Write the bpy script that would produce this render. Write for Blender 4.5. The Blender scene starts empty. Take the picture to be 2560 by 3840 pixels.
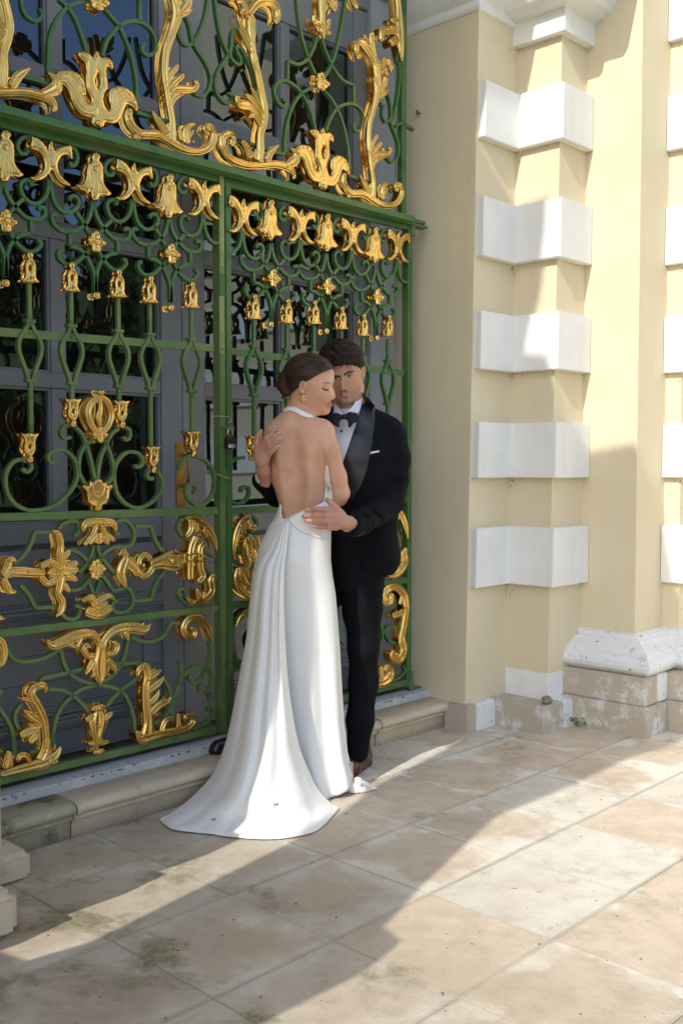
import bpy, bmesh, math, random
import numpy as np
from mathutils import Vector, Matrix, Quaternion
from mathutils.bvhtree import BVHTree
from mathutils.geometry import delaunay_2d_cdt
R=math.radians
sc=bpy.context.scene; col=sc.collection
random.seed(7); RNG=np.random.default_rng(5)
# ---------------------------------------------------------------- camera, world, sun, exposure
CAM_H=1.33; FPX=3840.0; PITCH=math.atan(180/3840)
cd=bpy.data.cameras.new('camera'); cam=bpy.data.objects.new('camera',cd); col.objects.link(cam)
cam.location=(0,0,CAM_H); cam.rotation_euler=(math.pi/2-PITCH,0,0)
cd.sensor_fit='VERTICAL'; cd.sensor_height=36; cd.lens=36; cd.clip_start=.05; cd.clip_end=400
sc.camera=cam
SUN_AZ=33.7; SUN_EL=38.66                      # direction the light travels towards / elevation
w=bpy.data.worlds.new('World'); sc.world=w; w.use_nodes=True
nt=w.node_tree; bg=nt.nodes['Background']; sky=nt.nodes.new('ShaderNodeTexSky')
sky.sky_type='NISHITA'; sky.sun_disc=False; sky.sun_elevation=R(SUN_EL)
sky.sun_rotation=R(SUN_AZ+180); sky.altitude=50; sky.air_density=1; sky.dust_density=1.6; sky.ozone_density=1.0
nt.links.new(sky.outputs[0],bg.inputs[0]); bg.inputs[1].default_value=.145
sl=bpy.data.lights.new('sun','SUN'); sl.energy=2.0; sl.angle=R(.53); sl.color=(1,.95,.86)
sun=bpy.data.objects.new('sun',sl); col.objects.link(sun)
_a,_e=R(SUN_AZ),R(SUN_EL)
SUND=Vector((math.sin(_a)*math.cos(_e),math.cos(_a)*math.cos(_e),-math.sin(_e)))
sun.rotation_euler=SUND.to_track_quat('-Z','Y').to_euler()
sc.view_settings.view_transform='Standard'; sc.view_settings.look='None'
sc.view_settings.exposure=.97; sc.view_settings.gamma=1; sc.view_settings.use_curve_mapping=False
# ---------------------------------------------------------------- frames: u along the gate, n into the building
GA=R(43.7)
U=Vector((math.sin(GA),math.cos(GA),0)); N=Vector((-math.cos(GA),math.sin(GA),0)); Z=Vector((0,0,1))
BM=Matrix(((U.x,N.x,0,0),(U.y,N.y,0,0),(0,0,1,0),(0,0,0,1)))     # (u,n,z) -> world
CP=Vector((0,0,CAM_H))
def ray(x,y):
    c,s=math.cos(PITCH),math.sin(PITCH); dx,dz=x-1280,1920-y
    return Vector((dx,FPX*c+dz*s,dz*c-FPX*s))
def W(u,n,z): return U*u+N*n+Z*z
def on_n(x,y,n):
    r=ray(x,y); p=CP+r*(n/r.dot(N)); return p.dot(U),p.z
# ---------------------------------------------------------------- object helpers
def tag(o,label=None,cat=None,group=None,kind=None):
    if label: o['label']=label
    if cat: o['category']=cat
    if group: o['group']=group
    if kind: o['kind']=kind
    return o
def empty(name,loc=(0,0,0),label=None,cat=None,group=None,kind=None,mat=None,parent=None):
    o=bpy.data.objects.new(name,None); o.empty_display_size=.1; col.objects.link(o); o.location=loc
    if mat is not None: o.matrix_basis=mat
    if parent: o.parent=parent
    return tag(o,label,cat,group,kind)
def mesh(name,vs,fs,m,parent=None,smooth=False,mats=None,fm=None):
    me=bpy.data.meshes.new(name); me.from_pydata([tuple(v) for v in vs],[],[tuple(f) for f in fs])
    for mm in (mats or [m]): me.materials.append(mm)
    if fm is not None: me.polygons.foreach_set('material_index',fm)
    if smooth: me.polygons.foreach_set('use_smooth',[True]*len(me.polygons))
    me.update(); o=bpy.data.objects.new(name,me); col.objects.link(o)
    if parent: o.parent=parent
    return o
class B:
    """collects vertices and faces"""
    def __init__(s): s.v=[]; s.f=[]
    def add(s,vs,fs):
        k=len(s.v); s.v+= [tuple(v) for v in vs]; s.f+=[tuple(i+k for i in f) for f in fs]; return s
    def box(s,x0,y0,z0,x1,y1,z1,bev=0):
        if bev<=0:
            return s.add([(x0,y0,z0),(x1,y0,z0),(x1,y1,z0),(x0,y1,z0),(x0,y0,z1),(x1,y0,z1),(x1,y1,z1),(x0,y1,z1)],
              [(0,3,2,1),(4,5,6,7),(0,1,5,4),(1,2,6,5),(2,3,7,6),(3,0,4,7)])
        bm=bmesh.new(); bmesh.ops.create_cube(bm,size=1)
        for v in bm.verts: v.co=Vector(((x0+x1)/2+v.co.x*(x1-x0),(y0+y1)/2+v.co.y*(y1-y0),(z0+z1)/2+v.co.z*(z1-z0)))
        bmesh.ops.bevel(bm,geom=bm.edges[:],offset=bev,segments=2,affect='EDGES',profile=.5)
        bm.verts.index_update(); s.add([v.co[:] for v in bm.verts],[[v.index for v in f.verts] for f in bm.faces]); bm.free(); return s
    def prism(s,pts,z0,z1):
        n=len(pts); s.add([(p[0],p[1],z0) for p in pts]+[(p[0],p[1],z1) for p in pts],
          [(i,(i+1)%n,n+(i+1)%n,n+i) for i in range(n)]+[tuple(range(n))[::-1],tuple(range(n,2*n))]); return s
    def make(s,name,m,parent=None,smooth=False): return mesh(name,s.v,s.f,m,parent,smooth)
# ---------------------------------------------------------------- materials
def streaks(m,c2,lo,hi,amt):
    t=m.node_tree;L=t.links.new;b=t.nodes['Principled BSDF'];src=b.inputs['Base Color'].links[0].from_socket
    tc=t.nodes.new('ShaderNodeTexCoord');mp=t.nodes.new('ShaderNodeMapping');mp.inputs['Scale'].default_value=(14,14,.9);L(tc.outputs['Object'],mp.inputs[0])
    n=t.nodes.new('ShaderNodeTexNoise');n.inputs['Scale'].default_value=1;n.inputs['Detail'].default_value=7;n.inputs['Roughness'].default_value=.7;L(mp.outputs[0],n.inputs['Vector'])
    r_=t.nodes.new('ShaderNodeMapRange');r_.inputs[1].default_value=lo;r_.inputs[2].default_value=hi;r_.inputs[4].default_value=amt;L(n.outputs[0],r_.inputs[0])
    x=t.nodes.new('ShaderNodeMix');x.data_type='RGBA';L(r_.outputs[0],x.inputs[0]);L(src,x.inputs[6]);x.inputs[7].default_value=(*c2,1);L(x.outputs[2],b.inputs['Base Color'])
def mat(name,c,rough=.6,metal=0,var=None,bump=None,var2=None,spec=.5,ior=None,coord='Object',rvar=0):
    m=bpy.data.materials.new(name); m.use_nodes=True; t=m.node_tree; L=t.links.new
    b=t.nodes['Principled BSDF']; b.inputs['Base Color'].default_value=(*c,1); b.inputs['Roughness'].default_value=rough
    b.inputs['Metallic'].default_value=metal; b.inputs['Specular IOR Level'].default_value=spec
    if ior: b.inputs['IOR'].default_value=ior
    tc=t.nodes.new('ShaderNodeTexCoord')
    def noise(scale,detail=6,rg=.6):
        n=t.nodes.new('ShaderNodeTexNoise'); n.inputs['Scale'].default_value=scale; n.inputs['Detail'].default_value=detail
        n.inputs['Roughness'].default_value=rg; L(tc.outputs[coord],n.inputs['Vector']); return n
    last=None
    for i,v in enumerate([var,var2]):
        if not v: continue
        c2,scale,lo,hi=v[:4]
        n=noise(scale,*(v[4:6] if len(v)>4 else ())); r=t.nodes.new('ShaderNodeMapRange'); r.inputs[1].default_value=lo; r.inputs[2].default_value=hi
        L(n.outputs[0],r.inputs[0]); x=t.nodes.new('ShaderNodeMix'); x.data_type='RGBA'
        L(r.outputs[0],x.inputs[0]); x.inputs[7].default_value=(*c2,1)
        if last: L(last.outputs[2],x.inputs[6])
        else: x.inputs[6].default_value=(*c,1)
        last=x
    if last: L(last.outputs[2],b.inputs['Base Color'])
    if rvar:
        n=noise(9); r=t.nodes.new('ShaderNodeMapRange'); r.inputs[3].default_value=max(0,rough-rvar); r.inputs[4].default_value=rough+rvar
        L(n.outputs[0],r.inputs[0]); L(r.outputs[0],b.inputs['Roughness'])
    if bump:
        n=noise(bump[0],8,.65); bp=t.nodes.new('ShaderNodeBump'); bp.inputs['Strength'].default_value=bump[1]; bp.inputs['Distance'].default_value=bump[2] if len(bump)>2 else .01
        L(n.outputs[0],bp.inputs['Height']); L(bp.outputs[0],b.inputs['Normal'])
    return m
CREAM=mat('cream_stucco',(.71,.625,.44),.85,var=((.66,.575,.395),2.2,.35,.75),var2=((.60,.50,.34),26,.66,.80),bump=(60,.18,.004))
streaks(CREAM,(.55,.47,.32),.50,.80,.28)
WHITE=mat('white_quoin_paint',(.79,.79,.77),.75,var=((.72,.72,.69),5,.45,.8),bump=(55,.15,.004))
streaks(WHITE,(.62,.60,.55),.52,.80,.4)
WFADE=mat('flaking_white_paint',(.75,.76,.76),.85,var=((.52,.45,.36),11,.57,.63,12,.78),var2=((.36,.28,.20),30,.63,.70),bump=(26,.5,.012))
STONE=mat('weathered_plinth_stone',(.47,.41,.32),.9,var=((.66,.66,.64),7.5,.52,.62,10,.75),var2=((.25,.20,.12),13,.62,.76,8,.7),bump=(22,.6,.012))
STEPM=mat('worn_step_stone',(.58,.47,.34),.85,var=((.64,.55,.41),4,.4,.7),var2=((.30,.25,.16),9,.58,.80,9,.7),bump=(30,.45,.01))
GREEN=mat('green_gate_paint',(.058,.155,.040),.38,var=((.12,.17,.06),3.1,.5,.62),var2=((.03,.11,.05),7,.58,.68),bump=(120,.12,.002))
GREEN2=mat('olive_green_gate_paint',(.150,.215,.068),.40,var=((.095,.18,.055),5,.45,.62),var2=((.05,.15,.06),11,.60,.68),bump=(120,.12,.002))
GOLD=mat('gilded_metal',(.84,.56,.175),.23,1.0,var=((.68,.41,.10),12,.42,.72),var2=((.36,.21,.07),40,.70,.80),bump=(55,.22,.004),rvar=.08)
GREY=mat('grey_door_paint',(.25,.257,.272),.5,var=((.205,.21,.225),3,.4,.7),var2=((.12,.12,.13),60,.72,.78),bump=(90,.1,.002))
SILL=mat('grey_peeling_sill_paint',(.50,.51,.53),.8,var=((.62,.60,.54),9,.52,.6),var2=((.20,.20,.24),14,.60,.66,9,.7),bump=(40,.4,.006))
IRON=mat('rusty_iron',(.20,.09,.04),.8)
# ---------------------------------------------------------------- paving
def tile_material():
    m=bpy.data.materials.new('terrace_limestone'); m.use_nodes=True; t=m.node_tree; L=t.links.new; nn=t.nodes.new
    b=t.nodes['Principled BSDF']; b.inputs['Roughness'].default_value=.8
    geo=nn('ShaderNodeNewGeometry'); tc=nn('ShaderNodeTexCoord'); oi=nn('ShaderNodeObjectInfo')
    def noise(sc_,d=7,r=.6,src=None,w=None):
        n=nn('ShaderNodeTexNoise'); n.inputs['Scale'].default_value=sc_; n.inputs['Detail'].default_value=d; n.inputs['Roughness'].default_value=r
        L(src or geo.outputs['Position'],n.inputs['Vector']); return n.outputs[0]
    def math_(op,a,b_=None,c=None):
        x=nn('ShaderNodeMath'); x.operation=op
        for i,v in enumerate((a,b_,c)):
            if v is None: continue
            if isinstance(v,(int,float)): x.inputs[i].default_value=v
            else: L(v,x.inputs[i])
        return x.outputs[0]
    def ramp(v,lo,hi,a=0,b_=1):
        r=nn('ShaderNodeMapRange'); r.interpolation_type='SMOOTHSTEP'
        r.inputs[1].default_value=lo; r.inputs[2].default_value=hi; r.inputs[3].default_value=a; r.inputs[4].default_value=b_; L(v,r.inputs[0]); return r.outputs[0]
    def mix(f,a,b_):
        x=nn('ShaderNodeMix'); x.data_type='RGBA'; L(f,x.inputs[0])
        for i,v in ((6,a),(7,b_)):
            if isinstance(v,tuple): x.inputs[i].default_value=(*v,1)
            else: L(v,x.inputs[i])
        return x.outputs[2]
    sx=nn('ShaderNodeSeparateXYZ'); L(tc.outputs['Object'],sx.inputs[0])
    ax=math_('ABSOLUTE',sx.outputs[0]); ay=math_('ABSOLUTE',sx.outputs[1]); d=math_('MAXIMUM',ax,ay)
    n1=noise(4.2,8,.62); dd=math_('ADD',d,math_('MULTIPLY',math_('SUBTRACT',n1,.5),.48))
    core=ramp(dd,.12,.21,1,0)                                  # the pinker heart that each slab keeps
    core=math_('MULTIPLY',core,ramp(oi.outputs['Random'],.08,.35)); dd2=math_('SUBTRACT',dd,math_('MULTIPLY',ramp(oi.outputs['Random'],.55,.95),.09))
    core=math_('MAXIMUM',core,math_('MULTIPLY',ramp(dd2,.12,.2,1,0),ramp(oi.outputs['Random'],.5,.7)))
    pale=mix(ramp(noise(7),.35,.7),(.74,.70,.61),(.64,.60,.50))
    pink=mix(ramp(noise(11),.35,.68),(.61,.515,.40),(.52,.43,.33))
    c=mix(core,pale,pink)
    c=mix(ramp(noise(3.1,8,.72),.50,.68,0,.55),c,(.36,.29,.215)); c=mix(ramp(noise(17,9,.75),.56,.72,0,.6),c,(.30,.23,.165))
    # moss and algae: near the building and along the joints
    sp=nn('ShaderNodeSeparateXYZ'); L(geo.outputs['Position'],sp.inputs[0])
    nwall=math_('ADD',math_('MULTIPLY',sp.outputs[0],N.x),math_('MULTIPLY',sp.outputs[1],N.y))
    uwall=math_('ADD',math_('MULTIPLY',sp.outputs[0],U.x),math_('MULTIPLY',sp.outputs[1],U.y))
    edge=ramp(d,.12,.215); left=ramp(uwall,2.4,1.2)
    mz=math_('MULTIPLY',noise(3.0,8,.68),1.0)
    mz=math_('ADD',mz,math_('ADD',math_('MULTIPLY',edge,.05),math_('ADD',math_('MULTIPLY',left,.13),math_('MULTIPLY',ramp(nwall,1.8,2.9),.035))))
    mz=math_('ADD',mz,math_('MULTIPLY',math_('SUBTRACT',noise(19,9,.8),.5),.16)); c=mix(math_('MULTIPLY',ramp(uwall,3.1,1.6),ramp(noise(2.2,8,.7),.3,.65,.25,.75)),c,(.33,.26,.18)); moss=ramp(mz,.615,.76,0,.75)  # includes a separate brown tint, stronger towards the left end
    c=mix(moss,c,mix(ramp(noise(40),.4,.6),(.13,.115,.045),(.24,.21,.12)))
    c=mix(ramp(noise(34,4,.5),.70,.74,0,.85),c,(.10,.09,.06))     # lichen dots
    c=mix(ramp(d,.206,.2125,0,.35),c,(.30,.27,.19))
    hs=nn('ShaderNodeHueSaturation'); L(c,hs.inputs['Color']); L(ramp(oi.outputs['Random'],0,1,.93,1.07),hs.inputs['Value'])
    L(hs.outputs[0],b.inputs['Base Color'])
    bp=nn('ShaderNodeBump'); bp.inputs['Strength'].default_value=.5; bp.inputs['Distance'].default_value=.006
    L(math_('ADD',noise(26,9,.7),math_('MULTIPLY',noise(150,3,.5),.25)),bp.inputs['Height']); L(bp.outputs[0],b.inputs['Normal'])
    return m
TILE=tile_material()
MORTAR=mat('paving_joint',(.24,.21,.14),.95,var=((.16,.17,.07),5,.5,.65),bump=(80,.5,.004))
LAWN=mat('lawn_grass',(.06,.13,.025),.9,var=((.10,.17,.04),1.5,.4,.7))
ter=empty('terrace',label=None,kind='structure',mat=BM)
DU,DN=.4285,.4405
b=B(); b.box(-3,-4,-.12,9,3.2,-.0035); b.make('mortar_bed',MORTAR,ter)
bm=bmesh.new(); bmesh.ops.create_cube(bm,size=1)
for v in bm.verts: v.co=Vector((v.co.x*(DU-.0018),v.co.y*(DN-.0018),v.co.z*.03))
bmesh.ops.bevel(bm,geom=[e for e in bm.edges if e.verts[0].co.z>0 and e.verts[1].co.z>0],offset=.0009,segments=1,affect='EDGES')
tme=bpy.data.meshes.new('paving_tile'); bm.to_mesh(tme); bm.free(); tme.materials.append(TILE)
k=0
for i in range(-6,10):
    for j in range(-5,3):
        u=2.8665+DU*(i+.5); n=1.954+DN*(j+.5)
        x=(U*u+N*n)
        if x.y<1.0 or abs(x.x)>.75*x.y+.7: continue
        if n>3.16: continue
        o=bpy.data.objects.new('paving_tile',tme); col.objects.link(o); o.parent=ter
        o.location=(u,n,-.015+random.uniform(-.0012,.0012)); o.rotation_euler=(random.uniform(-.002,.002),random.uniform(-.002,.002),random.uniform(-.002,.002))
# last narrow row against the step
for i in range(-6,5):
    u=2.8665+DU*(i+.5); n0=1.954+DN*2
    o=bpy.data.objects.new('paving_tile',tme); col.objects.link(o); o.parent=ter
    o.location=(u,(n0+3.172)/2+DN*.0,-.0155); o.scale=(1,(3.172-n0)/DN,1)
    o.location.y=n0+(3.172-n0)/2
gr=B(); gr.add([(-60,-60,-.14),(60,-60,-.14),(60,60,-.14),(-60,60,-.14)],[(0,1,2,3)])
tag(gr.make('lawn',LAWN),kind='structure')
# sunlit gravel apron in front of the house
ga=B(); ga.add([(-5,-8,-.13),(26,-8,-.13),(26,1.4,-.13),(-5,1.4,-.13)],[(0,1,2,3)])
o=ga.make('gravel_path',mat('pale_gravel',(.45,.42,.35),.9,bump=(30,.5,.02))); o.matrix_basis=BM; tag(o,kind='structure')
# ---------------------------------------------------------------- entrance step
STPROF=[(3.172,-.01),(3.172,.055),(3.166,.066),(3.152,.069),(3.152,.078),(3.160,.083),(3.146,.088),(3.131,.097),(3.126,.108),(3.129,.120),(3.139,.130),(3.155,.135),(3.20,.136),(3.30,.137),(3.30,-.01)]
stp=empty('entrance_step',label=None,kind='structure',mat=BM)
def profile_bar(name,u0,u1,prof,m,parent,seg=1,jit=0,smooth=True):
    vs=[];fs=[];n=len(prof)
    for s in range(seg+1):
        u=u0+(u1-u0)*s/seg
        for k,(a,z) in enumerate(prof):
            j=jit*(1 if 0<k<n-2 else 0)
            vs.append((u,a+random.uniform(-j,j),z+random.uniform(-j,j)))
    for s in range(seg):
        for k in range(n):
            a=s*n+k;b_=s*n+(k+1)%n; fs.append((a,b_,b_+n,a+n))
    fs.append(tuple(range(n))); fs.append(tuple(range(seg*n,seg*n+n))[::-1])
    return mesh(name,vs,fs,m,parent,smooth)
STEPMOSS=mat('mossy_step_stone',(.40,.37,.27),.9,var=((.14,.14,.045),5,.50,.62,9,.7),var2=((.62,.62,.60),12,.60,.66,9,.7),bump=(30,.6,.012))
profile_bar('step_stone',1.0,1.925,STPROF,STEPMOSS,stp,24,.0016)
profile_bar('step_stone',1.929,3.546,STPROF,STEPM,stp,40,.0013)
profile_bar('step_stone',3.550,4.09,STPROF,STEPM,stp,14,.0016)
# sill and floor behind the gate
sil=empty('door_sill',label=None,kind='structure',mat=BM)
b=B(); b.box(1.2,3.276,.12,4.10,3.372,.172,.003); b.make('sill_board',SILL,sil)
FLOOR=mat('dusty_brown_threshold',(.13,.105,.085),.95,var=((.22,.20,.17),14,.5,.7),bump=(60,.6,.006))
b=B(); b.box(1.2,3.372,.12,4.10,3.70,.160); b.make('threshold_floor',FLOOR,sil)
# rust line and peeled lip
b=B()
for k in range(40):
    u=1.7+random.random()*2.35; l=random.uniform(.003,.018); b.box(u,3.2745,.163,u+l,3.2765,.163+random.uniform(.003,.008))
b.make('rust_flake',IRON,sil)['kind']='stuff'
# ---------------------------------------------------------------- house walls: right group of stepped pilasters
def sweep(name,path,prof,m,parent,smooth=False,closed_ends=True):
    """path in (u,n) with outward side on the left; prof (d,z)"""
    n=len(path); P=len(prof); dirs=[]
    for i in range(n-1):
        d=Vector(path[i+1])-Vector(path[i]); d.normalize(); dirs.append(Vector((d.y,-d.x)))   # right-hand normal
    vs=[]
    for i in range(n):
        if i==0: o=dirs[0]
        elif i==n-1: o=dirs[-1]
        else: o=dirs[i-1]+dirs[i] if abs(dirs[i-1].dot(dirs[i]))<.5 else dirs[i]
        for d,z in prof: vs.append((path[i][0]+o.x*d,path[i][1]+o.y*d,z))
    fs=[(i*P+k,i*P+k+1,(i+1)*P+k+1,(i+1)*P+k) for i in range(n-1) for k in range(P-1)]
    o=mesh(name,vs,fs,m,parent,False)
    if smooth:
        md=o.modifiers.new('b','BEVEL'); md.width=.003; md.segments=2
    return o
def lean(o,k):
    for v in o.data.vertices: v.co.x+= k*v.co.z
    return o
# outward normal must be -u or -n : travelling with increasing u on a -n face needs right-hand normal (d.y,-d.x)=(0,-1)  OK
RP=[(4.078,3.80),(4.078,3.05),(4.418,3.05),(4.418,2.79),(4.74,2.79),(4.74,2.483),(5.04,2.483),(5.04,2.395),(5.22,2.395),(5.22,2.0),(5.42,2.0),(5.42,1.2),(5.62,1.2),(5.62,.2),(5.85,.2),(5.85,-.8),(6.8,-.8)]
hr=empty('palace_wall',label='cream and white palace wall of stepped quoined pilasters right of the gate',cat='wall',mat=BM)
LK=.024
def wallsheet(path,z0,z1,m,parent,name='wall',k=LK):
    vs=[];fs=[]
    zs=np.linspace(z0,z1,9)
    for (u,n) in path:
        for z in zs: vs.append((u,n,z))
    P=len(zs)
    for i in range(len(path)-1):
        for q in range(P-1): fs.append((i*P+q,(i+1)*P+q,(i+1)*P+q+1,i*P+q+1))
    o=mesh(name,vs,fs,m,parent); 
    for v in o.data.vertices:
        if v.co.x<4.7: v.co.x+=k*v.co.z
    return o
wallsheet(RP+[(6.8,3.8)],.0,6.2,CREAM,hr)
b=B(); b.box(3.9,1.45,6.2,9,3.8,6.4); b.make('roof',STONE,hr)
def lblock(path,p,z0,z1,m,parent,name='quoin_block',k=LK,skew=0,kmax=4.7):
    """block wrapping the open path with thickness p outward, .02 inward"""
    n=len(path); dirs=[]
    for i in range(n-1):
        d=Vector(path[i+1])-Vector(path[i]); d.normalize(); dirs.append(Vector((d.y,-d.x)))
    out=[];inn=[]
    for i in range(n):
        o=dirs[0] if i==0 else dirs[-1] if i==n-1 else dirs[i-1]+dirs[i]
        out.append((path[i][0]+o.x*p,path[i][1]+o.y*p)); inn.append((path[i][0]-o.x*.02,path[i][1]-o.y*.02))
    bm=bmesh.new(); rings=[]
    for z in (z0,z1):
        rings.append([bm.verts.new((a[0],a[1],z)) for a in out+inn[::-1]])
    M_=2*n
    for i in range(M_): bm.faces.new((rings[0][i],rings[0][(i+1)%M_],rings[1][(i+1)%M_],rings[1][i]))
    for i in range(n-1):
        for r,fl in ((rings[0],0),(rings[1],1)):
            f=(r[i],r[i+1],r[M_-2-i],r[M_-1-i]); bm.faces.new(f if fl else f[::-1])
    bmesh.ops.recalc_face_normals(bm,faces=bm.faces[:])
    bmesh.ops.bevel(bm,geom=[e for e in bm.edges if e.calc_face_angle(0)>.5],offset=.0035,segments=2,affect='EDGES')
    vs=[(v.co.x+(k*v.co.z if v.co.x<kmax else 0),v.co.y,v.co.z) for v in bm.verts]; bm.verts.index_update()
    fs=[[v.index for v in f.verts] for f in bm.faces]; bm.free()
    return mesh(name,vs,fs,m,parent)
GA_=[(4.092,3.05),(4.418,3.05),(4.418,2.79),(4.737,2.79)]
for z0,z1 in [(.714,1.01),(1.26,1.538),(1.80,2.086),(2.353,2.645),(2.932,3.207)]: lblock(GA_,.042,z0,z1,WHITE,hr)
ROWS=[(.714,1.01),(1.26,1.538),(1.80,2.086),(2.353,2.645),(2.932,3.207),(3.483,3.76)]
for z0,z1 in ROWS:
    lblock([(5.04,2.480),(5.04,2.395),(5.22,2.395),(5.22,2.003)],.036,z0,z1,WHITE,hr,k=0); lblock([(5.42,1.99),(5.42,1.2),(5.62,1.2),(5.62,.21)],.036,z0,z1,WHITE,hr,k=0); lblock([(5.85,.19),(5.85,-.8),(6.7,-.8)],.036,z0,z1,WHITE,hr,k=0)
lblock([(4.418,3.046),(4.418,2.79),(4.737,2.79)],.003,.12,.275,WHITE,hr,'painted_base')
def stone(pts,z0,z1,m=STONE,parent=None,bev=.008,name='plinth_stone'):
    bm=bmesh.new(); a=[bm.verts.new((p[0],p[1],z0)) for p in pts]; c=[bm.verts.new((p[0]+random.uniform(-.003,.003),p[1]+random.uniform(-.003,.003),z1+random.uniform(-.003,.003))) for p in pts]
    n=len(pts)
    for i in range(n): bm.faces.new((a[i],a[(i+1)%n],c[(i+1)%n],c[i]))
    bm.faces.new(a[::-1]); bm.faces.new(c); bmesh.ops.recalc_face_normals(bm,faces=bm.faces[:])
    bmesh.ops.bevel(bm,geom=bm.edges[:],offset=bev,segments=3,affect='EDGES')
    bm.verts.index_update(); vs=[v.co[:] for v in bm.verts]; fs=[[v.index for v in f.verts] for f in bm.faces]; bm.free()
    return mesh(name,vs,fs,m,parent)
def rect(u0,n0,u1,n1): return [(u0,n0),(u1,n0),(u1,n1),(u0,n1)]
MORT=mat('white_lime_mortar',(.72,.72,.71),.9,bump=(50,.5,.006))
stone(rect(4.045,3.003,4.118,3.155),-.01,.131,parent=hr); stone(rect(4.121,3.005,4.42,3.155),-.01,.131,WFADE,hr)
stone(rect(4.275,2.717,4.47,3.045),-.01,.136,parent=hr); stone(rect(4.472,2.719,4.60,3.045),-.01,.136,WFADE,hr)
stone(rect(4.548,2.315,4.665,2.79),-.01,.150,parent=hr); stone(rect(4.668,2.317,4.78,2.6),-.01,.150,parent=hr)
stone(rect(4.783,2.20,5.14,2.5),-.01,.150,parent=hr); stone(rect(5.05,1.8,5.5,2.19),-.01,.15,parent=hr)
stone(rect(4.562,2.333,4.70,2.80),.1515,.29,parent=hr,bev=.006); stone(rect(4.702,2.333,4.80,2.6),.1515,.29,WFADE,hr,bev=.006)
stone(rect(4.803,2.225,5.3,2.5),.1515,.29,parent=hr,bev=.006)
TOR0=[(.038,.288),(.044,.29),(.047,.297),(.047,.303),(.056,.308),(.066,.320),(.071,.337),(.069,.356),(.058,.374),(.048,.383),(.046,.392),(.040,.405),(.030,.422),(.024,.440),(.024,.448),(.014,.455),(.010,.476),(.002,.490),(-.01,.492)]
TOR=[(.115,.286),(.125,.289),(.138,.294),(.138,.300),(.155,.305),(.167,.318),(.172,.336),(.167,.355),(.150,.374),(.136,.382),(.132,.392),(.115,.405),(.088,.420),(.066,.434),(.062,.444),(.045,.450),(.030,.464),(.004,.474),(-.01,.475)]
TP=[(4.74,2.81),(4.74,2.483),(5.04,2.483),(5.04,2.395),(5.22,2.395),(5.22,2.0),(5.4,2.0)]
sweep('base_moulding',TP,TOR,WFADE,hr)
# cornice of the inner group and impost moulding on the reveal
CAPF=[(.0,3.455),(.040,3.456),(.042,3.459),(.042,3.566),(.055,3.57),(.095,3.578),(.135,3.60),(.158,3.635),(.160,3.668),(.145,3.70),(.150,3.705),(.19,3.71),(.20,3.78),(.30,3.80),(.33,3.86),(.34,4.0),(.0,4.05)]
sweep('cornice',[(4.500,3.05),(4.500,2.79),(4.745,2.79)],CAPF,WHITE,hr)
IMP=[(.0,3.545),(.012,3.550),(.018,3.565),(.012,3.582),(.006,3.60),(.03,3.625),(.05,3.66),(.052,3.72),(.09,3.74),(.095,3.85),(.0,3.9)]
sweep('cornice',[(4.163,3.80),(4.163,3.05),(4.50,3.05)],IMP,WHITE,hr)
sweep('cornice',[(4.74,2.79),(4.74,2.483),(5.04,2.483),(5.04,2.395),(5.22,2.395),(5.22,2.0),(5.9,2.0)],[(0,4.05),(.05,4.06),(.06,4.2),(.16,4.26),(.18,4.4),(.05,4.45),(.05,4.9),(.0,4.95)],WHITE,hr)
# ---------------------------------------------------------------- left group (almost all outside the picture)
LP=[(.3,2.575),(1.25,2.575),(1.25,3.05),(1.598,3.05),(1.598,3.80)]
hl=empty('palace_wall',label='cream palace wall and low stone plinth at the left end of the gate',cat='wall',mat=BM)
wallsheet(LP+[(.3,3.8)],.0,6.2,CREAM,hl,k=0)
for z0,z1 in [(.10,.25),(.41,.56),(.72,.88)]: lblock([(1.0,2.575),(1.25,2.575),(1.25,3.05)],.030,z0,z1,WHITE,hl,k=0)
stone(rect(1.3,2.955,1.655,3.16),-.01,.095,STEPM,hl,.02); stone(rect(1.0,2.62,1.43,2.953),-.01,.125,STEPM,hl,.025)
stone(rect(.7,2.28,1.20,2.58),-.01,.10,STEPM,hl,.03)
# lintel wall over the doorway
b=B(); b.box(1.598,3.40,4.3,4.30,3.80,6.2); b.make('lintel',CREAM,hr)
# unseen upright slab, added and cut so its shadow patterns pavement, walls and gown
def qz(q): return q-.8*.32
PB=[(-2.45,.02),(-2.45,qz(1.38)),(-2.19,qz(1.40)),(-2.13,qz(1.54)),(-2.115,qz(2.4)),(-2.14,qz(2.75)),(-2.205,qz(3.0)),(-2.215,qz(3.5)),(-2.26,qz(3.78)),(-2.33,qz(3.92)),(-2.45,qz(3.95)),(-2.45,qz(6.6)),(-2.02,qz(6.58)),(-2.06,qz(6.28)),(-2.13,qz(5.95)),(-2.155,qz(5.78)),(-2.0,qz(5.73)),(-1.94,qz(5.5)),(-1.63,qz(5.5)),(-1.575,qz(5.38)),(-1.50,qz(4.98)),(-1.38,qz(4.8)),(-1.32,qz(4.4)),(-1.36,qz(4.04)),(-1.46,qz(3.78)),(-1.53,qz(3.36)),(-1.64,qz(2.9)),(-1.60,qz(2.56)),(-1.55,qz(2.22)),(-1.50,qz(1.96)),(-1.41,qz(1.92)),(-1.48,qz(1.65)),(-1.51,qz(1.45)),(-1.49,qz(1.0)),(-1.3,.55),(-1.3,.02)]
ra=R(SUN_AZ); SD=Vector((math.sin(ra),math.cos(ra),0)); WD=Vector((math.cos(ra),-math.sin(ra),0))
vs=[];n=len(PB)
for s in (.12,.34):
    for (a,z) in PB: vs.append(SD*s+WD*a+Z*z)
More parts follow.
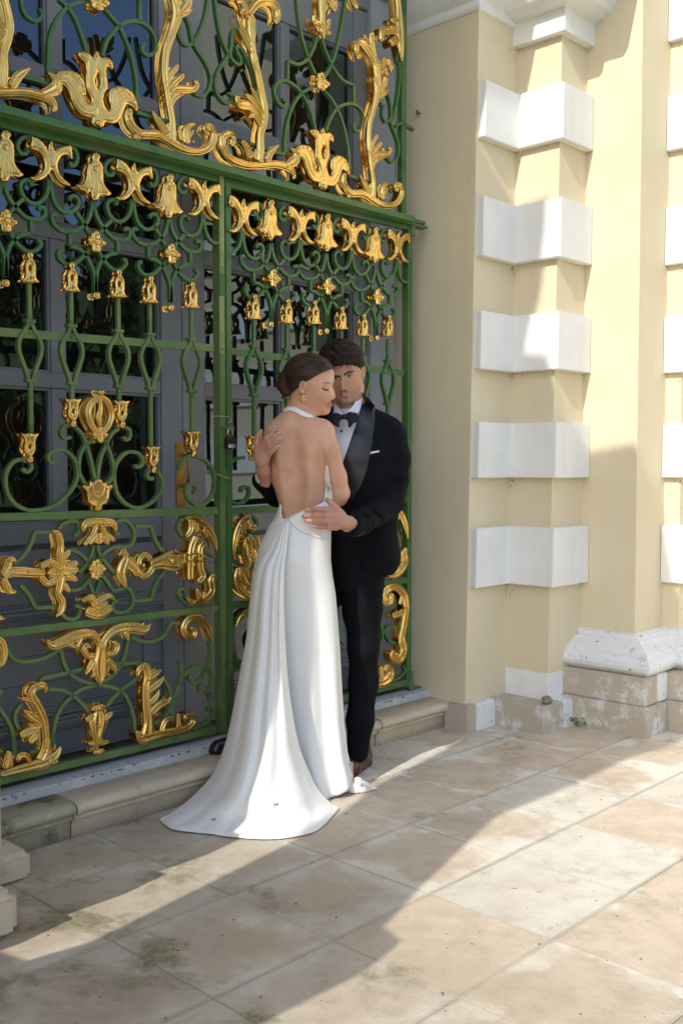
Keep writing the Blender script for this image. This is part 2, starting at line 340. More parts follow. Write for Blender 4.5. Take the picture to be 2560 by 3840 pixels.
fs=[(i,(i+1)%n,n+(i+1)%n,n+i) for i in range(n)]+[tuple(range(n))[::-1],tuple(range(n,2*n))]
tag(mesh('shadow_blocker',vs,fs,CREAM),'unseen cream slab added left of the view to shape the shadows','blocker')
tag((lambda b:(b.box(1.0,2.75,4.32,4.5,3.9,4.6),b)[1])(B()).make('overhead_blocker',CREAM,hr))  # unseen slab added overhead to cut the sky light on the gate
# unseen dark block added on the left to keep sky light off the reveal
def sw(s_,w_,z): return SD*s_+WD*w_+Z*z
P4=[(-9,-2.47),(.9,-2.47),(.9,-3.2),(-9,-3.2)]
vs=[sw(*p,-.1) for p in P4]+[sw(*p,7.5) for p in P4]
tag(mesh('sky_blocker',vs,[(0,1,5,4),(1,2,6,5),(2,3,7,6),(3,0,4,7),(4,5,6,7)],mat('dark_green_blocker',(.03,.05,.015),.9,var=((.05,.08,.02),12,.4,.6),bump=(14,1,.1))),'tall dark green block added out of view on the left to cut sky light','hedge')
# ---------------------------------------------------------------- double door behind the gate
DNP=3.58
dr=empty('glazed_door',label='grey glazed double door behind the green gate',cat='door',mat=BM)
def glass_mat():
    m=bpy.data.materials.new('dark_window_glass'); m.use_nodes=True; b=m.node_tree.nodes['Principled BSDF']
    b.inputs['Base Color'].default_value=(.010,.008,.006,1); b.inputs['Roughness'].default_value=.015; b.inputs['IOR'].default_value=2.1; b.inputs['Specular Tint'].default_value=(.62,.80,1,1)
    t=m.node_tree; tc=t.nodes.new('ShaderNodeTexCoord'); n=t.nodes.new('ShaderNodeTexNoise'); n.inputs['Scale'].default_value=3.5; n.inputs['Detail'].default_value=1
    t.links.new(tc.outputs['Object'],n.inputs['Vector']); bp=t.nodes.new('ShaderNodeBump'); bp.inputs['Strength'].default_value=.25; bp.inputs['Distance'].default_value=.006
    t.links.new(n.outputs[0],bp.inputs['Height']); t.links.new(bp.outputs[0],b.inputs['Normal']); return m
GLASS=glass_mat()
def door_box(name,u0,z0,u1,z1,n0=DNP,n1=DNP+.06,m=GREY,bev=.004): 
    b=B(); b.box(u0,n0,z0,u1,n1,z1,bev); return b.make(name,m,dr)
rails=[(1.02,1.10),(1.625,1.685),(2.205,2.265),(2.795,2.85),(3.40,3.62)]
glassz=[(1.10,1.625),(1.685,2.205),(2.265,2.795),(2.85,3.40)]
door_box('stile',2.64,.16,2.748,3.62); door_box('stile',2.752,.16,2.875,3.62)
door_box('stile',3.835,.16,3.93,3.62); door_box('stile',1.50,.16,1.62,3.62)
door_box('stile',3.933,.16,4.12,4.2,DNP-.03,DNP+.08,mat('pale_grey_frame_paint',(.40,.42,.45),.55,var=((.33,.34,.37),3,.4,.7),bump=(60,.15,.003)))
COLS=[(1.62,2.12),(2.18,2.64),(2.875,3.34),(3.395,3.835)]
for z0,z1 in rails:
    door_box('rail',1.622,z0,2.638,z1,DNP+.003); door_box('rail',2.877,z0,3.833,z1,DNP+.003)
for z0,z1 in glassz:
    door_box('muntin',2.12,z0+.001,2.18,z1-.001,DNP+.006); door_box('muntin',3.34,z0+.001,3.395,z1-.001,DNP+.006)
    for u0,u1 in COLS:
        door_box('pane',u0-.004,z0-.004,u1+.004,z1+.004,DNP+.034,DNP+.04,GLASS,0)
        # slim glazing bead round each pane
        bb=B()
        for (a,c,d,e) in ((u0,z0,u0+.010,z1),(u1-.010,z0,u1,z1),(u0+.010,z0,u1-.010,z0+.010),(u0+.010,z1-.010,u1-.010,z1)): bb.box(a,DNP+.014,c,d,DNP+.034,e)
        bb.make('glazing_bead',GREY,dr)
# lower panels: boards with fine joints, a heavy moulding and sunk fields
for u0,u1 in ((1.62,2.64),(2.875,3.835)):
    z=.17
    for k,h in enumerate([.10,.105,.10,.11,.10,.105,.10,.11]):
        door_box('panel_board',u0+.001,z,u1-.001,min(z+h-.0016,1.018),DNP+.016,DNP+.05,GREY,.001); z+=h
        if z>1.0: break
    door_box('panel_backing',u0-.02,.16,u1+.02,1.03,DNP+.052,DNP+.06,GREY,0)
    for zz in (.30,.745):
        b=B(); b.box(u0+.0,DNP-.022,zz,u1,DNP+.016,zz+.018,.006); b.box(u0,DNP-.010,zz+.018,u1,DNP+.016,zz+.032,.004); b.box(u0,DNP-.012,zz-.013,u1,DNP+.016,zz,.004); b.make('panel_moulding',GREY,dr)
    b=B()
    for (a,c,d,e) in ((u1-.10,.335,u1-.085,.73),(u0+.085,.335,u0+.10,.73),(u0+.1,.335,u1-.1,.35),(u0+.1,.715,u1-.1,.73)): b.box(a,DNP+.004,c,d,DNP+.016,e,.003)
    b.make('panel_bead',GREY,dr)
# entablature mouldings over the door
for (z0,z1,n0) in ((3.625,3.70,3.565),(3.70,3.76,3.52),(3.76,3.86,3.545),(3.86,3.93,3.49),(3.93,4.05,3.53),(4.05,4.32,3.46)):
    door_box('head_moulding',1.6,z0,4.112,z1-.001,n0,3.66,GREY,.012 if z1-z0<.08 else .003)
# brass lock plate with its bow handle
BRASS=mat('dull_brass',(.42,.27,.08),.38,1.0,var=((.25,.16,.06),30,.5,.7))
def dn(x,y): return on_n(x,y,DNP-.004)
u0,z1=dn(661,1657); u1,z0=dn(695,1905)
lk=door_box('lock_plate',u0,z0,u1,z1,DNP-.006,DNP+.001,BRASS,.002)

# bow handle on the lock plate
hu,hz1=dn(682,1706);_,hz0=dn(682,1822)
def tube0(pts,r,m=8):
    vs=[];fs=[];v=[Vector(p) for p in pts]
    for i,p in enumerate(v):
        t=(v[min(i+1,len(v)-1)]-v[max(i-1,0)]).normalized(); a=Vector((1,0,0)); a=(a-t*a.dot(t)).normalized(); b_=t.cross(a)
        for k in range(m): an=2*math.pi*k/m; vs.append(tuple(p+a*math.cos(an)*r+b_*math.sin(an)*r))
    for i in range(len(v)-1):
        for k in range(m): fs.append((i*m+k,i*m+(k+1)%m,(i+1)*m+(k+1)%m,(i+1)*m+k))
    return vs,fs
v,f_=tube0([(hu,DNP-.006,hz1),(hu,DNP-.035,hz1-.004),(hu,DNP-.052,hz1-.03),(hu,DNP-.055,(hz0+hz1)/2),(hu,DNP-.052,hz0+.03),(hu,DNP-.035,hz0+.004),(hu,DNP-.006,hz0)],.007)
mesh('handle',v,f_,BRASS,lk,True)
# grime gathered under the quoin blocks and in the inner corners
GRM=mat('brown_grime',(.16,.10,.055),.95); b=B(); rq=random.Random(11)
def specks(path,zs,count,k=LK):
    for z0 in zs:
        for i in range(len(path)-1):
            (u0,n0),(u1,n1)=path[i],path[i+1]; d=Vector((u1-u0,n1-n0)); L=d.length; d.normalize(); o=Vector((d.y,-d.x))
            for q in range(int(count*L)):
                t=rq.random()*L; cl=min(1,abs(t-(L if i%2==0 else 0))/.05); z=z0-abs(rq.gauss(0,.012+.03*(1-cl)))-.002; s_=rq.uniform(.001,.0034)*(1.6-cl)
                u=u0+d.x*t+o.x*.0008+k*z*(1 if u0<4.7 else 0); n=n0+d.y*t+o.y*.0008; a=Vector((d.x,d.y,0))*s_; c=Vector((u,n,z)); h=Vector((0,0,s_*rq.uniform(.6,1.8)))
                b.add([c-a,c-h,c+a,c+h],[(0,1,2,3)])
specks([(4.092,3.05),(4.418,3.05),(4.418,2.79),(4.737,2.79)],(.714,1.26,1.80,2.353,2.932,3.45),130); specks([(5.04,2.483),(5.04,2.395),(5.22,2.395)],(.714,1.26,1.80,2.353,2.932),110,0)
b.make('grime_speck',GRM,hr)['kind']='stuff'
b=B()
for q in range(420):
    z=rq.uniform(.3,3.5); sd=rq.random()
    u,n=(4.0765+LK*z,rq.uniform(3.06,3.4)) if sd<.5 else ((4.7385,rq.uniform(2.49,2.78)) if sd<.8 else (4.4165+LK*z,rq.uniform(2.80,3.04))); s_=rq.uniform(.0006,.0016)
    b.add([(u-.0006,n-s_,z),(u-.0006,n,z-s_),(u-.0006,n+s_,z),(u-.0006,n,z+s_)],[(0,1,2,3)])
b.make('fly_speck',GRM,hr)['kind']='stuff'
# pebbles, a river stone on the plinth, a weed at its foot, rusty stub of a bracket
def pebble(name,c,r,sq,m,lab,cat,par=None):
    bm=bmesh.new(); bmesh.ops.create_icosphere(bm,subdivisions=3,radius=1)
    for v in bm.verts:
        k=1+.10*math.sin(3*v.co.x+2*v.co.y)+.06*math.sin(5*v.co.z+3*v.co.x); v.co=Vector((v.co.x*r*k,v.co.y*r*.8*k,v.co.z*r*sq*k))
    me=bpy.data.meshes.new(name); bm.to_mesh(me); bm.free(); me.materials.append(m); me.polygons.foreach_set('use_smooth',[True]*len(me.polygons))
    o=bpy.data.objects.new(name,me); col.objects.link(o); o.location=c; o.rotation_euler=(0,0,.6)
    return tag(o,lab,cat)
pebble('river_stone',W(4.36,2.755,.136+.018),.030,.72,mat('mossy_river_stone',(.20,.18,.10),.8,var=((.30,.27,.18),40,.4,.6),bump=(60,.4,.003)),'rounded olive brown stone resting on the low plinth','stone')
b=B()
for q in range(70):
    px,py=rq.uniform(60,2540),rq.uniform(2800,3830); r_=ray(px,py); p=CP+r_*((0-CAM_H)/r_.z)
    if p.dot(N)>3.1: continue
    s_=rq.choice([.001,.0014,.0016,.0026]); bm=bmesh.new(); bmesh.ops.create_icosphere(bm,subdivisions=1,radius=s_); bm.verts.index_update()
    b.add([(v.co.x*1.3+p.x,v.co.y+p.y,v.co.z*.7+.0015) for v in bm.verts],[[v.index for v in f.verts] for f in bm.faces]); bm.free()
tag(b.make('grit',mat('dark_grit',(.05,.038,.03),.9)),kind='stuff')
WEEDM=mat('weed_leaves',(.075,.20,.03),.5,var=((.12,.28,.05),30,.4,.6)); wd=empty('weed',W(4.535,2.70,.0),'small green weed growing where the plinth stones meet the paving','plant')
for k in range(11):
    a=rq.uniform(3.4,6.0); l=rq.uniform(.018,.034); h=rq.uniform(.012,.055); dx=Vector((math.cos(a),math.sin(a)*.8,0)); sx=Vector((-math.sin(a),math.cos(a),0)); c=dx*rq.uniform(.0,.03)-N*.02+Z*h
    vs=[c,c+dx*l*.4+sx*l*.38+Z*.006,c+dx*l+Z*-.004,c+dx*l*.4-sx*l*.38+Z*.006,c+dx*l*.5+Z*.002]; mesh('weed_leaf',vs,[(0,1,4),(1,2,4),(2,3,4),(3,0,4)],WEEDM,wd,True)
    v,f_=tube0([tuple(-N*.01),tuple(c)],.0012,5); mesh('stem',v,f_,WEEDM,wd)
bk=B(); bk.box(4.13,3.405,3.128,4.165,3.412,3.134); bk.box(4.125,3.403,3.120,4.132,3.414,3.142); o=bk.make('bracket_stub',IRON); o.matrix_basis=BM; tag(o,'rusty stub of an old bracket in the wall beside the grille','bracket')
# ---------------------------------------------------------------- wrought-iron gate: strokes drawn in the gate's own plane
GN=3.33                                                  # front of the iron bars
ZG={'1':(0,0,.52296),'2':(780,0,.52296),'3':(0,440,.52296),'4':(780,620,.52296),'5':(0,1240,.57398),'6':(0,1900,.57398),
    '7':(0,2600,.57398),'8':(800,1900,.5102),'S':(0,0,1)}
def uz(g,x,y,n=GN):
    ox,oy,k=ZG[g]; return on_n(ox+x*k,oy+y*k,n)
def conv(g,pts,n=GN):
    """picture outline -> metres in the gate's plane; widths are measured across the stroke"""
    ox,oy,k=ZG[g]; out=[]
    for i,p in enumerate(pts):
        u,z=uz(g,p[0],p[1],n)
        if len(p)>2:
            a=pts[max(0,i-1)]; b_=pts[min(len(pts)-1,i+1)]; tx,ty=b_[0]-a[0],b_[1]-a[1]; L=math.hypot(tx,ty)
            if L<1e-6: tx,ty,L=1,1,2**.5
            nx,ny=-ty/L*p[2]/2,tx/L*p[2]/2
            ua,za=uz(g,p[0]+nx,p[1]+ny,n); ub,zb=uz(g,p[0]-nx,p[1]-ny,n); out.append((u,z,math.hypot(ua-ub,za-zb)))
        else: out.append((u,z))
    return out
def P(s):
    """'x,y,w x,y,w | ...' -> list of strokes"""
    return [[tuple(float(a) for a in q.split(',')) for q in st.split()] for st in s.split('|')]
def cr(pts,sub=5):
    pts=[np.array(p,float) for p in pts]
    if len(pts)<3:
        return [pts[0]+(pts[-1]-pts[0])*t for t in np.linspace(0,1,sub+1)]
    e=[2*pts[0]-pts[1]]+pts+[2*pts[-1]-pts[-2]]; out=[]
    for i in range(1,len(e)-2):
        a,b_,c,d=e[i-1:i+3]
        for t in np.linspace(0,1,sub,endpoint=False):
            out.append(.5*((2*b_)+(-a+c)*t+(2*a-5*b_+4*c-d)*t*t+(-a+3*b_-3*c+d)*t**3))
    out.append(e[-2]); return out
def frames(pts):
    out=[]
    for i,p in enumerate(pts):
        a=pts[max(0,i-1)][:2]; b_=pts[min(len(pts)-1,i+1)][:2]; t=b_-a; L=np.hypot(*t); t=t/L if L>1e-9 else np.array([1,0])
        out.append((p,np.array([-t[1],t[0]])))
    return out
def iron(pts,w=.0130,n0=GN,n1=GN+.02,sub=5,curl=True):
    """flat bar bent along pts; returns verts, faces"""
    q=frames(cr(pts,sub)); vs=[];fs=[];M_=len(q)
    for i,(p,nn) in enumerate(q):
        h=w/2
        for s,n in ((-h,n0),(h,n0),(h,n1),(-h,n1)): vs.append((p[0]+nn[0]*s,n,p[1]+nn[1]*s))
    for i in range(M_-1):
        for k in range(4): a=i*4+k;b_=i*4+(k+1)%4; fs.append((a,a+4,b_+4,b_))
    fs.append((0,1,2,3)); fs.append((M_*4-1,M_*4-2,M_*4-3,M_*4-4)); return vs,fs
SEC=[(-1,0),(-.86,.05),(-.74,.12),(-.60,.75),(-.42,1.0),(-.24,.45),(0,.25),(.24,.45),(.42,1.0),(.60,.75),(.74,.12),(.86,.05),(1,0)]
SEC1=[(-1,0),(-.8,.05),(-.6,.25),(-.35,.85),(0,1.0),(.35,.85),(.6,.25),(.8,.05),(1,0)]
GF=GN-.012
nn=GN-.005
def gilt(pts,n0=GF,th=.007,relief=.0085,sub=5,vein=True):
    q=cr(pts,sub); q=[np.array([a[0],a[1],max(a[2],.0015)]) for a in q]; fr=frames(q); vs=[];fs=[];sm=[]
    sec=SEC if vein else SEC1; K=len(sec); M_=len(fr)
    # round the two ends
    wmax=max(p[2] for p,_ in fr)
    for i,(p,nn) in enumerate(fr):
        h=p[2]/2; rr=min(relief,h*.55)
        for s,hh in sec: vs.append((p[0]+nn[0]*s*h,n0-hh*rr,p[1]+nn[1]*s*h))
    base=len(vs)
    for i,(p,nn) in enumerate(fr):
        h=p[2]/2
        vs+= [(p[0]-nn[0]*h,n0,p[1]-nn[1]*h),(p[0]-nn[0]*h,n0+th,p[1]-nn[1]*h),(p[0]+nn[0]*h,n0+th,p[1]+nn[1]*h),(p[0]+nn[0]*h,n0,p[1]+nn[1]*h)]
    for i in range(M_-1):
        for k in range(K-1): a=i*K+k; fs.append((a,a+K,a+K+1,a+1)); sm.append(True)
        for k in range(3): a=base+i*4+k; fs.append((a,a+1,a+5,a+4)); sm.append(False)
    for i,sg in ((0,1),(M_-1,-1)):
        # half-round end cap: fan out to a rounded tip
        p,nn=fr[i]; h=p[2]/2; t=np.array([nn[1],-nn[0]])*(-1 if i==0 else 1)
        ring=[i*K+k for k in range(K)]; m=len(vs); rr=min(relief,h*.55)
        A=8
        if h>.0025:
            for j in range(A+1):
                an=math.pi*j/A; s=-math.cos(an); d=math.sin(an)
                d*=min(1,.007/h); vs.append((p[0]+nn[0]*s*h+t[0]*d*h,n0,p[1]+nn[1]*s*h+t[1]*d*h)); vs.append((p[0]+nn[0]*s*h+t[0]*d*h,n0+th,p[1]+nn[1]*s*h+t[1]*d*h))
                vs.append((p[0]+(nn[0]*s+t[0]*d)*h*.6,n0-rr*.85,p[1]+(nn[1]*s+t[1]*d)*h*.6))
            c=len(vs); vs.append((p[0],n0-rr*.6,p[1]))
            for j in range(A):
                a=m+3*j; fs.append((a,a+3,a+4,a+1)); sm.append(False); fs.append((a,a+2,a+5,a+3)); sm.append(True); fs.append((c,a+5,a+2)); sm.append(True)
    return vs,fs,sm
def boss(u,z,r,n0=GF-.004,h=None,plate=0):
    h=h or r*.75; vs=[];fs=[];sm=[]; A=14; rings=[(1,0),(.9,.45),(.6,.85),(.25,1)]
    if plate: rings=[(1.0,-1.6),(1.0,-.55),(.88,-.35),(.82,-.5),(.66,-.5)]+[(.62*a,b_-.3 if b_>0 else -.4) for a,b_ in rings]
    for a,b_ in rings:
        for j in range(A): an=2*math.pi*j/A; vs.append((u+math.cos(an)*r*a,n0-h*b_*(.62 if plate else 1),z+math.sin(an)*r*a))
    c=len(vs); vs.append((u,n0-h*(.62*.72 if plate else 1.02),z))
    R_=len(rings)
    for i in range(R_-1):
        for j in range(A): fs.append((i*A+j,i*A+(j+1)%A,(i+1)*A+(j+1)%A,(i+1)*A+j)); sm.append(True)
    for j in range(A): fs.append(((R_-1)*A+j,(R_-1)*A+(j+1)%A,c)); sm.append(True)
    return vs,fs,sm
class G:
    def __init__(s): s.v=[];s.f=[];s.s=[]
    def add(s,t):
        k=len(s.v); s.v+=t[0]; s.f+=[tuple(i+k for i in f) for f in t[1]]; s.s+=(t[2] if len(t)>2 else [False]*len(t[1]))
    def data(s,name,m,center=(0,0)):
        me=bpy.data.meshes.new(name); me.from_pydata([(v[0]-center[0],v[1],v[2]-center[1]) for v in s.v],[],s.f); me.materials.append(m)
        me.polygons.foreach_set('use_smooth',s.s); me.update(); return me
def ornament(strokes,bosses=(),back=True,grp=None):
    """gold piece from metric strokes; a twin plate sits on the far side of the bar"""
    g=G()
    for i,st in enumerate(strokes): g.add(gilt(st,n0=GF-.0007*(i%5),vein=max(p[2] for p in st)>.016))
    for b_ in bosses: g.add(boss(*b_))
    if back:
        for i,st in enumerate(strokes):
            v,f,s=gilt(st,n0=0,vein=False,sub=3); g.add(([(a,GN+.030+abs(b_)*.6+.0004*i,c) for a,b_,c in v],[t[::-1] for t in f],s))
    return g
def place(name,me,parent,loc=(0,0,0),scale=(1,1,1),mirror=False):
    o=bpy.data.objects.new(name,me); col.objects.link(o); o.parent=parent; o.location=loc; o.scale=scale; return o
def gold_traced(name,g,s,parent,bosses='',n=GN-.005,back=True):
    st=[conv(g,a,n) for a in P(s)]
    bs=[]
    if bosses:
        for q in P(bosses)[0]:
            c=conv(g,[q],n)[0]; bs.append((c[0],c[1],c[2]))
    o=place(name,ornament(st,bs,back).data(name,GOLD),parent); return o
def iron_traced(g,s,parent,name='iron_scroll',m=None,w=.0130,**k):
    for st in P(s):
        gg=G(); gg.add(iron(conv(g,st),w,**k)); place(name,gg.data(name,m or GREEN),parent)
over=empty('gate_transom_grille',label='green iron grille with gilded acanthus and lilies fixed above the gate',cat='grille',mat=BM)
leafL=empty('gate_leaf',label='wide left leaf of the green iron gate with gilded cross, eagle and bells',cat='gate',mat=BM,group='leaves of the iron gate')
leafR=empty('gate_leaf',label='right leaf of the green iron gate, partly hidden by the couple',cat='gate',mat=BM,group='leaves of the iron gate')
def gbox(name,u0,z0,u1,z1,parent,n0=GN,n1=GN+.03,m=None,bev=.002,z0b=None,z1b=None):
    """bar from u0 to u1; right end may sit at another height"""
    b=B(); b.box(u0,n0,z0,u1,n1,z1,bev)
    o=b.make(name,m or GREEN,parent)
    if z0b is not None:
        for v in o.data.vertices:
            t=(v.co.x-u0)/(u1-u0); s=(v.co.z-z0)/(z1-z0); v.co.z=(z0+(z0b-z0)*t)*(1-s)+(z1+(z1b-z1)*t)*s
    return o
def S(x,y,n=GN): return on_n(x,y,n)
def plate(outl,holes=(),n0=GF,th=.008,dome=.004,step=.0085,edge=.010):
    """repousse sheet cut to an outline: softly domed face, square rim"""
    def closed(o): 
        q=[np.array(p[:2],float) for p in o]; q=[q[-1]]+q+[q[0],q[1]]; c=cr(q,3); return c[3:-6]+[]
    loops=[closed(o) for o in (outl,)+tuple(holes)]; pts=[];edges=[]
    for L_ in loops:
        b0=len(pts); L2=[]
        for p in L_:
            if not L2 or np.hypot(*(p-L2[-1]))>.0012: L2.append(p)
        pts+=L2; k=len(L2); edges+=[(b0+i,b0+(i+1)%k) for i in range(k)]
    nb=len(pts); PA=np.array(pts); x0,z0=PA.min(0);x1,z1=PA.max(0)
    gx,gz=np.meshgrid(np.arange(x0,x1,step),np.arange(z0,z1,step*.87)); gx[1::2]+=step/2; gx=gx.ravel();gz=gz.ravel()
    m=inpoly_(gx,gz,loops[0])
    for h in loops[1:]: m&=~inpoly_(gx,gz,h)
    for x,z in zip(gx[m],gz[m]):
        if np.hypot(PA[:,0]-x,PA[:,1]-z).min()>step*.35: pts.append(np.array([x,z]))
    v2,e2,tri,_,_,_=delaunay_2d_cdt([Vector((float(p[0]),float(p[1]))) for p in pts],edges,[],0,1e-6)
    VV=np.array([(p[0],p[1]) for p in v2]); T_=[t for t in tri]
    C_=np.array([VV[list(t)].mean(0) for t in T_]); ok=inpoly_(C_[:,0],C_[:,1],loops[0])
    for h in loops[1:]: ok&=~inpoly_(C_[:,0],C_[:,1],h)
    T_=[t for t,o in zip(T_,ok) if o]
    vs=[]
    for p in VV:
        d=np.hypot(PA[:,0]-p[0],PA[:,1]-p[1]).min(); e=min(1,d/edge); vs.append((p[0],n0-dome*(1-(1-e)**2),p[1]))
    fs=[t[::-1] for t in T_]; sm=[True]*len(fs); E_={}
    for t in fs:
        for i in range(3): E_[(t[i],t[(i+1)%3])]=1
    B_=[e for e in E_ if (e[1],e[0]) not in E_]; k=len(vs); mp={}
    for a,b_ in B_:
        for q in (a,b_):
            if q not in mp: mp[q]=len(vs); vs.append((vs[q][0],n0,vs[q][2])); vs.append((vs[q][0],n0+th,vs[q][2]))
        fs.append((a,mp[a]+1,mp[b_]+1,b_)); sm.append(False)
    return vs,fs,sm
def inpoly_(x,y,poly):
    r_=np.zeros(len(x),bool); n=len(poly)
    for i in range(n):
        (x0,y0),(x1,y1)=poly[i][:2],poly[(i+1)%n][:2]
        r_^=((y0>y)!=(y1>y))&(x<(x1-x0)*(y-y0)/((y1-y0) or 1e-12)+x0)
    return r_
def plated(name,g,outline,ridges,bosses,anchor,targets,hole=None,parent=None,back=True):
    c0=on_n(*anchor,nn); G_=G(); ol=conv(g,P(outline)[0],nn); hl_=[conv(g,P(hole)[0],nn)] if hole else []
    G_.add(plate(ol,hl_))
    for i,st in enumerate(P(ridges)): G_.add(gilt(conv(g,st,nn),n0=GF-.0032,th=.001,relief=.0080,vein=False))
    for q in (P(bosses)[0] if bosses else []):
        c=conv(g,[q,(q[0]+1,q[1],1)],nn)[0]; G_.add(boss(c[0],c[1],c[2],GF-.0042,c[2]*.6))
    if back:
        v,f,s=plate(ol,hl_,step=.03); G_.add(([(a,GN+.030+(GF-b_),c) for a,b_,c in v],[t[::-1] for t in f],s))
    me=G_.data(name,GOLD,c0)
    for t in targets:
        c=on_n(*t,nn); o=place(name,me,parent or par(t),(c[0],0,c[1])); o.rotation_euler=(0,random.uniform(-.018,.018) if parent is None else 0,0)
# ---- frame of the two leaves
def rail(parent,xl,yl0,yl1,xr,yr0,yr1,m=None,name='rail',n0=GN+.002,n1=GN+.028):
    ul,zt=S(xl,yl0); _,zb=S(xl,yl1); ur,zt2=S(xr,yr0); _,zb2=S(xr,yr1)
    if xl<=10: 
        zt+= (zt-zt2)*(ul-1.60)/(ur-ul)*1; zb+=(zb-zb2)*(ul-1.60)/(ur-ul); ul=1.602
    gbox(name,ul,zb,ur,zt,parent,n0,n1,m,.0015,zb2,zt2)
rail(leafL,0,441,475,822,657,683,GREEN)
rail(leafL,0,1227,1260,805,1291,1319,GREEN2,n0=GN+.004,n1=GN+.012); rail(leafL,0,1925,1955,820,1901,1929,GREEN2)
rail(leafL,4,2362,2392,820,2268,2292,GREEN2); rail(leafL,8,2917,2944,814,2722,2748,GREEN2)
rail(leafR,842,665,697,1534,835,862); rail(leafR,868,1303,1329,1516,1387,1410,n0=GN+.004,n1=GN+.012); rail(leafR,868,1904,1929,1532,1862,1884)
rail(leafR,868,2261,2287,1532,2163,2186); rail(leafR,868,2717,2742,1530,2547,2570)
def stile(parent,x0,x1,ytop,ybot,m=None,dn=.035):
    u0,zt=S(x0,ytop); u1,_=S(x1,ytop); _,zb=S((x0+x1)/2,ybot); return gbox('stile',u0,zb,u1,zt,parent,GN-.001,GN+dn,m)
stile(leafL,821,841,656,2748,GREEN2,.045); stile(leafR,846,866,668,2742,GREEN,.03); stile(leafR,1530,1546,838,2570,GREEN,.04)
gbox('stile',1.602,.20,1.632,2.52,leafL,m=GREEN2)
# dark repair patches and pale olive paint on the meeting stile
GREEN3=mat('fresh_green_patch',(.035,.13,.035),.35,bump=(90,.2,.002)); OLIVE=mat('yellow_green_paint',(.27,.30,.11),.45,var=((.18,.26,.09),9,.5,.6),bump=(120,.15,.002))
for (ya,yb,mm) in ((658,1000,OLIVE),(1025,1110,GREEN3),(1110,1325,OLIVE)):
    u0,z1=S(822,ya);u1,z0=S(840,yb); gbox('paint_patch',u0,z0,u1,z1,leafL,GN-.0025,GN+.001,mm,0)
# hinges on the right wall
for (x,ya,yb) in ((1546,815,885),(1539,2518,2586)):
    u,z1=S(x,ya);_,z0=S(x,yb); vs=[];fs=[]
    b=B(); 
    for k in range(12):
        a=2*math.pi*k/12;a2=2*math.pi*(k+1)/12; r=.013
        b.add([(u+math.cos(a)*r,GN+.0+math.sin(a)*r,z0),(u+math.cos(a2)*r,GN+math.sin(a2)*r,z0),(u+math.cos(a2)*r,GN+math.sin(a2)*r,z1),(u+math.cos(a)*r,GN+math.sin(a)*r,z1)],[(0,1,2,3)])
        b.add([(u,GN,z1),(u+math.cos(a)*r,GN+math.sin(a)*r,z1),(u+math.cos(a2)*r,GN+math.sin(a2)*r,z1)],[(0,1,2)])
    b.box(u-.01,GN+.0,z1-.02 if ya<1000 else z0-.012,4.10,GN+.03,z1-.004 if ya<1000 else z0+.002); b.make('hinge',GREEN,leafR)
# rivets
for (x,y,p) in ((830,1309,leafL),(852,1312,leafR),(1538,1392,leafR),(846,767,leafR)):
    u,z=S(x,y); g=G(); g.add(boss(u,z,.005,GN-.0035)); place('rivet',g.data('rivet',GREEN),p)
# ---- beam over the leaves
zt=S(700,577,3.27)[1]; zb=S(700,604,3.27)[1]; zl=S(700,626,GN)[1]
BPROF=[(3.27,zb),(3.27,zt-.004),(3.274,zt),(3.385,zt),(3.385,zl),(GN+.002,zl),(3.318,zl+.004),(3.30,zl+.020),(3.283,zb-.004)]
profile_bar('beam',1.602,3.935,BPROF,GREEN,over,30,.0006,False)
gbox('beam_end',3.93,zl+.001,4.104,zl+.014,over,3.315,3.37)
u0,z=S(1506,800);u1,_=S(1523,800); gbox('stile',u0,zt,u1,3.75,over); gbox('stile',1.602,zt,1.63,3.75,over)
iron_traced('2','1350,905 1385,885 1430,900 1478,930',over,'stay_bar',w=.012)
# ---- transom scrollwork
iron_traced('1','640,5 560,22 490,50 430,115 388,190 360,290 354,380 352,480 352,596|352,596 240,565 130,535 0,492|430,-10 490,45 540,120 580,220 610,310 632,385|160,-10 166,50 195,110 248,145 288,140 308,105 300,76 284,72|735,40 800,112 860,185 910,290 945,390 970,500 985,620 985,802|985,802 1090,835 1200,868 1290,898|740,400 770,300 820,225 870,178 930,152 1005,155 1068,190 1108,245 1126,320 1112,372 1070,396 1036,378 1024,345 1034,320 1048,322|1007,-20 1008,80 1008,155|1340,120 1365,190 1385,290 1430,370 1480,450 1515,540 1510,620 1470,680 1420,680 1390,655|1300,190 1290,240 1310,300 1350,322 1395,300 1440,220 1475,120 1500,-10|-20,480 50,500 130,530',over)
iron_traced('2','55,-10 75,150 105,280 150,380 190,440 230,460 242,430 215,370 208,338 236,338 262,380 300,460 330,540 350,640|215,215 182,228 172,290 165,360 130,430 82,500 57,580 67,660 110,722 155,738 180,705 168,674 150,668|640,-10 655,120 685,290 730,430 775,530|785,250 770,320 735,400 690,446 640,458 577,436|577,436 577,500 575,575|540,712 563,726 548,762 508,735 482,665 492,607 532,578 580,584 640,625 690,690 735,780 775,925|552,1102 556,1000 572,880 612,760 665,680 720,640 775,615|552,1102 480,1088 400,1060 300,1025|820,280 850,370 890,460 940,540 990,585 1050,608|1050,608 1050,670 1050,738|990,-10 965,170 920,370 880,480 840,550|840,650 890,710 930,780 970,880 1000,1010 1014,1130 1012,1255|1012,1255 1100,1288 1220,1328|850,940 880,850 930,777 990,746 1055,748 1104,790 1118,860 1090,932 1056,930 1048,892 1062,888|1290,670 1310,740 1314,845 1275,870 1255,820 1258,762 1240,742|1374,430 1378,560 1355,740 1330,840 1315,880 1345,960 1370,1040 1360,1130 1320,1162 1285,1130',over)
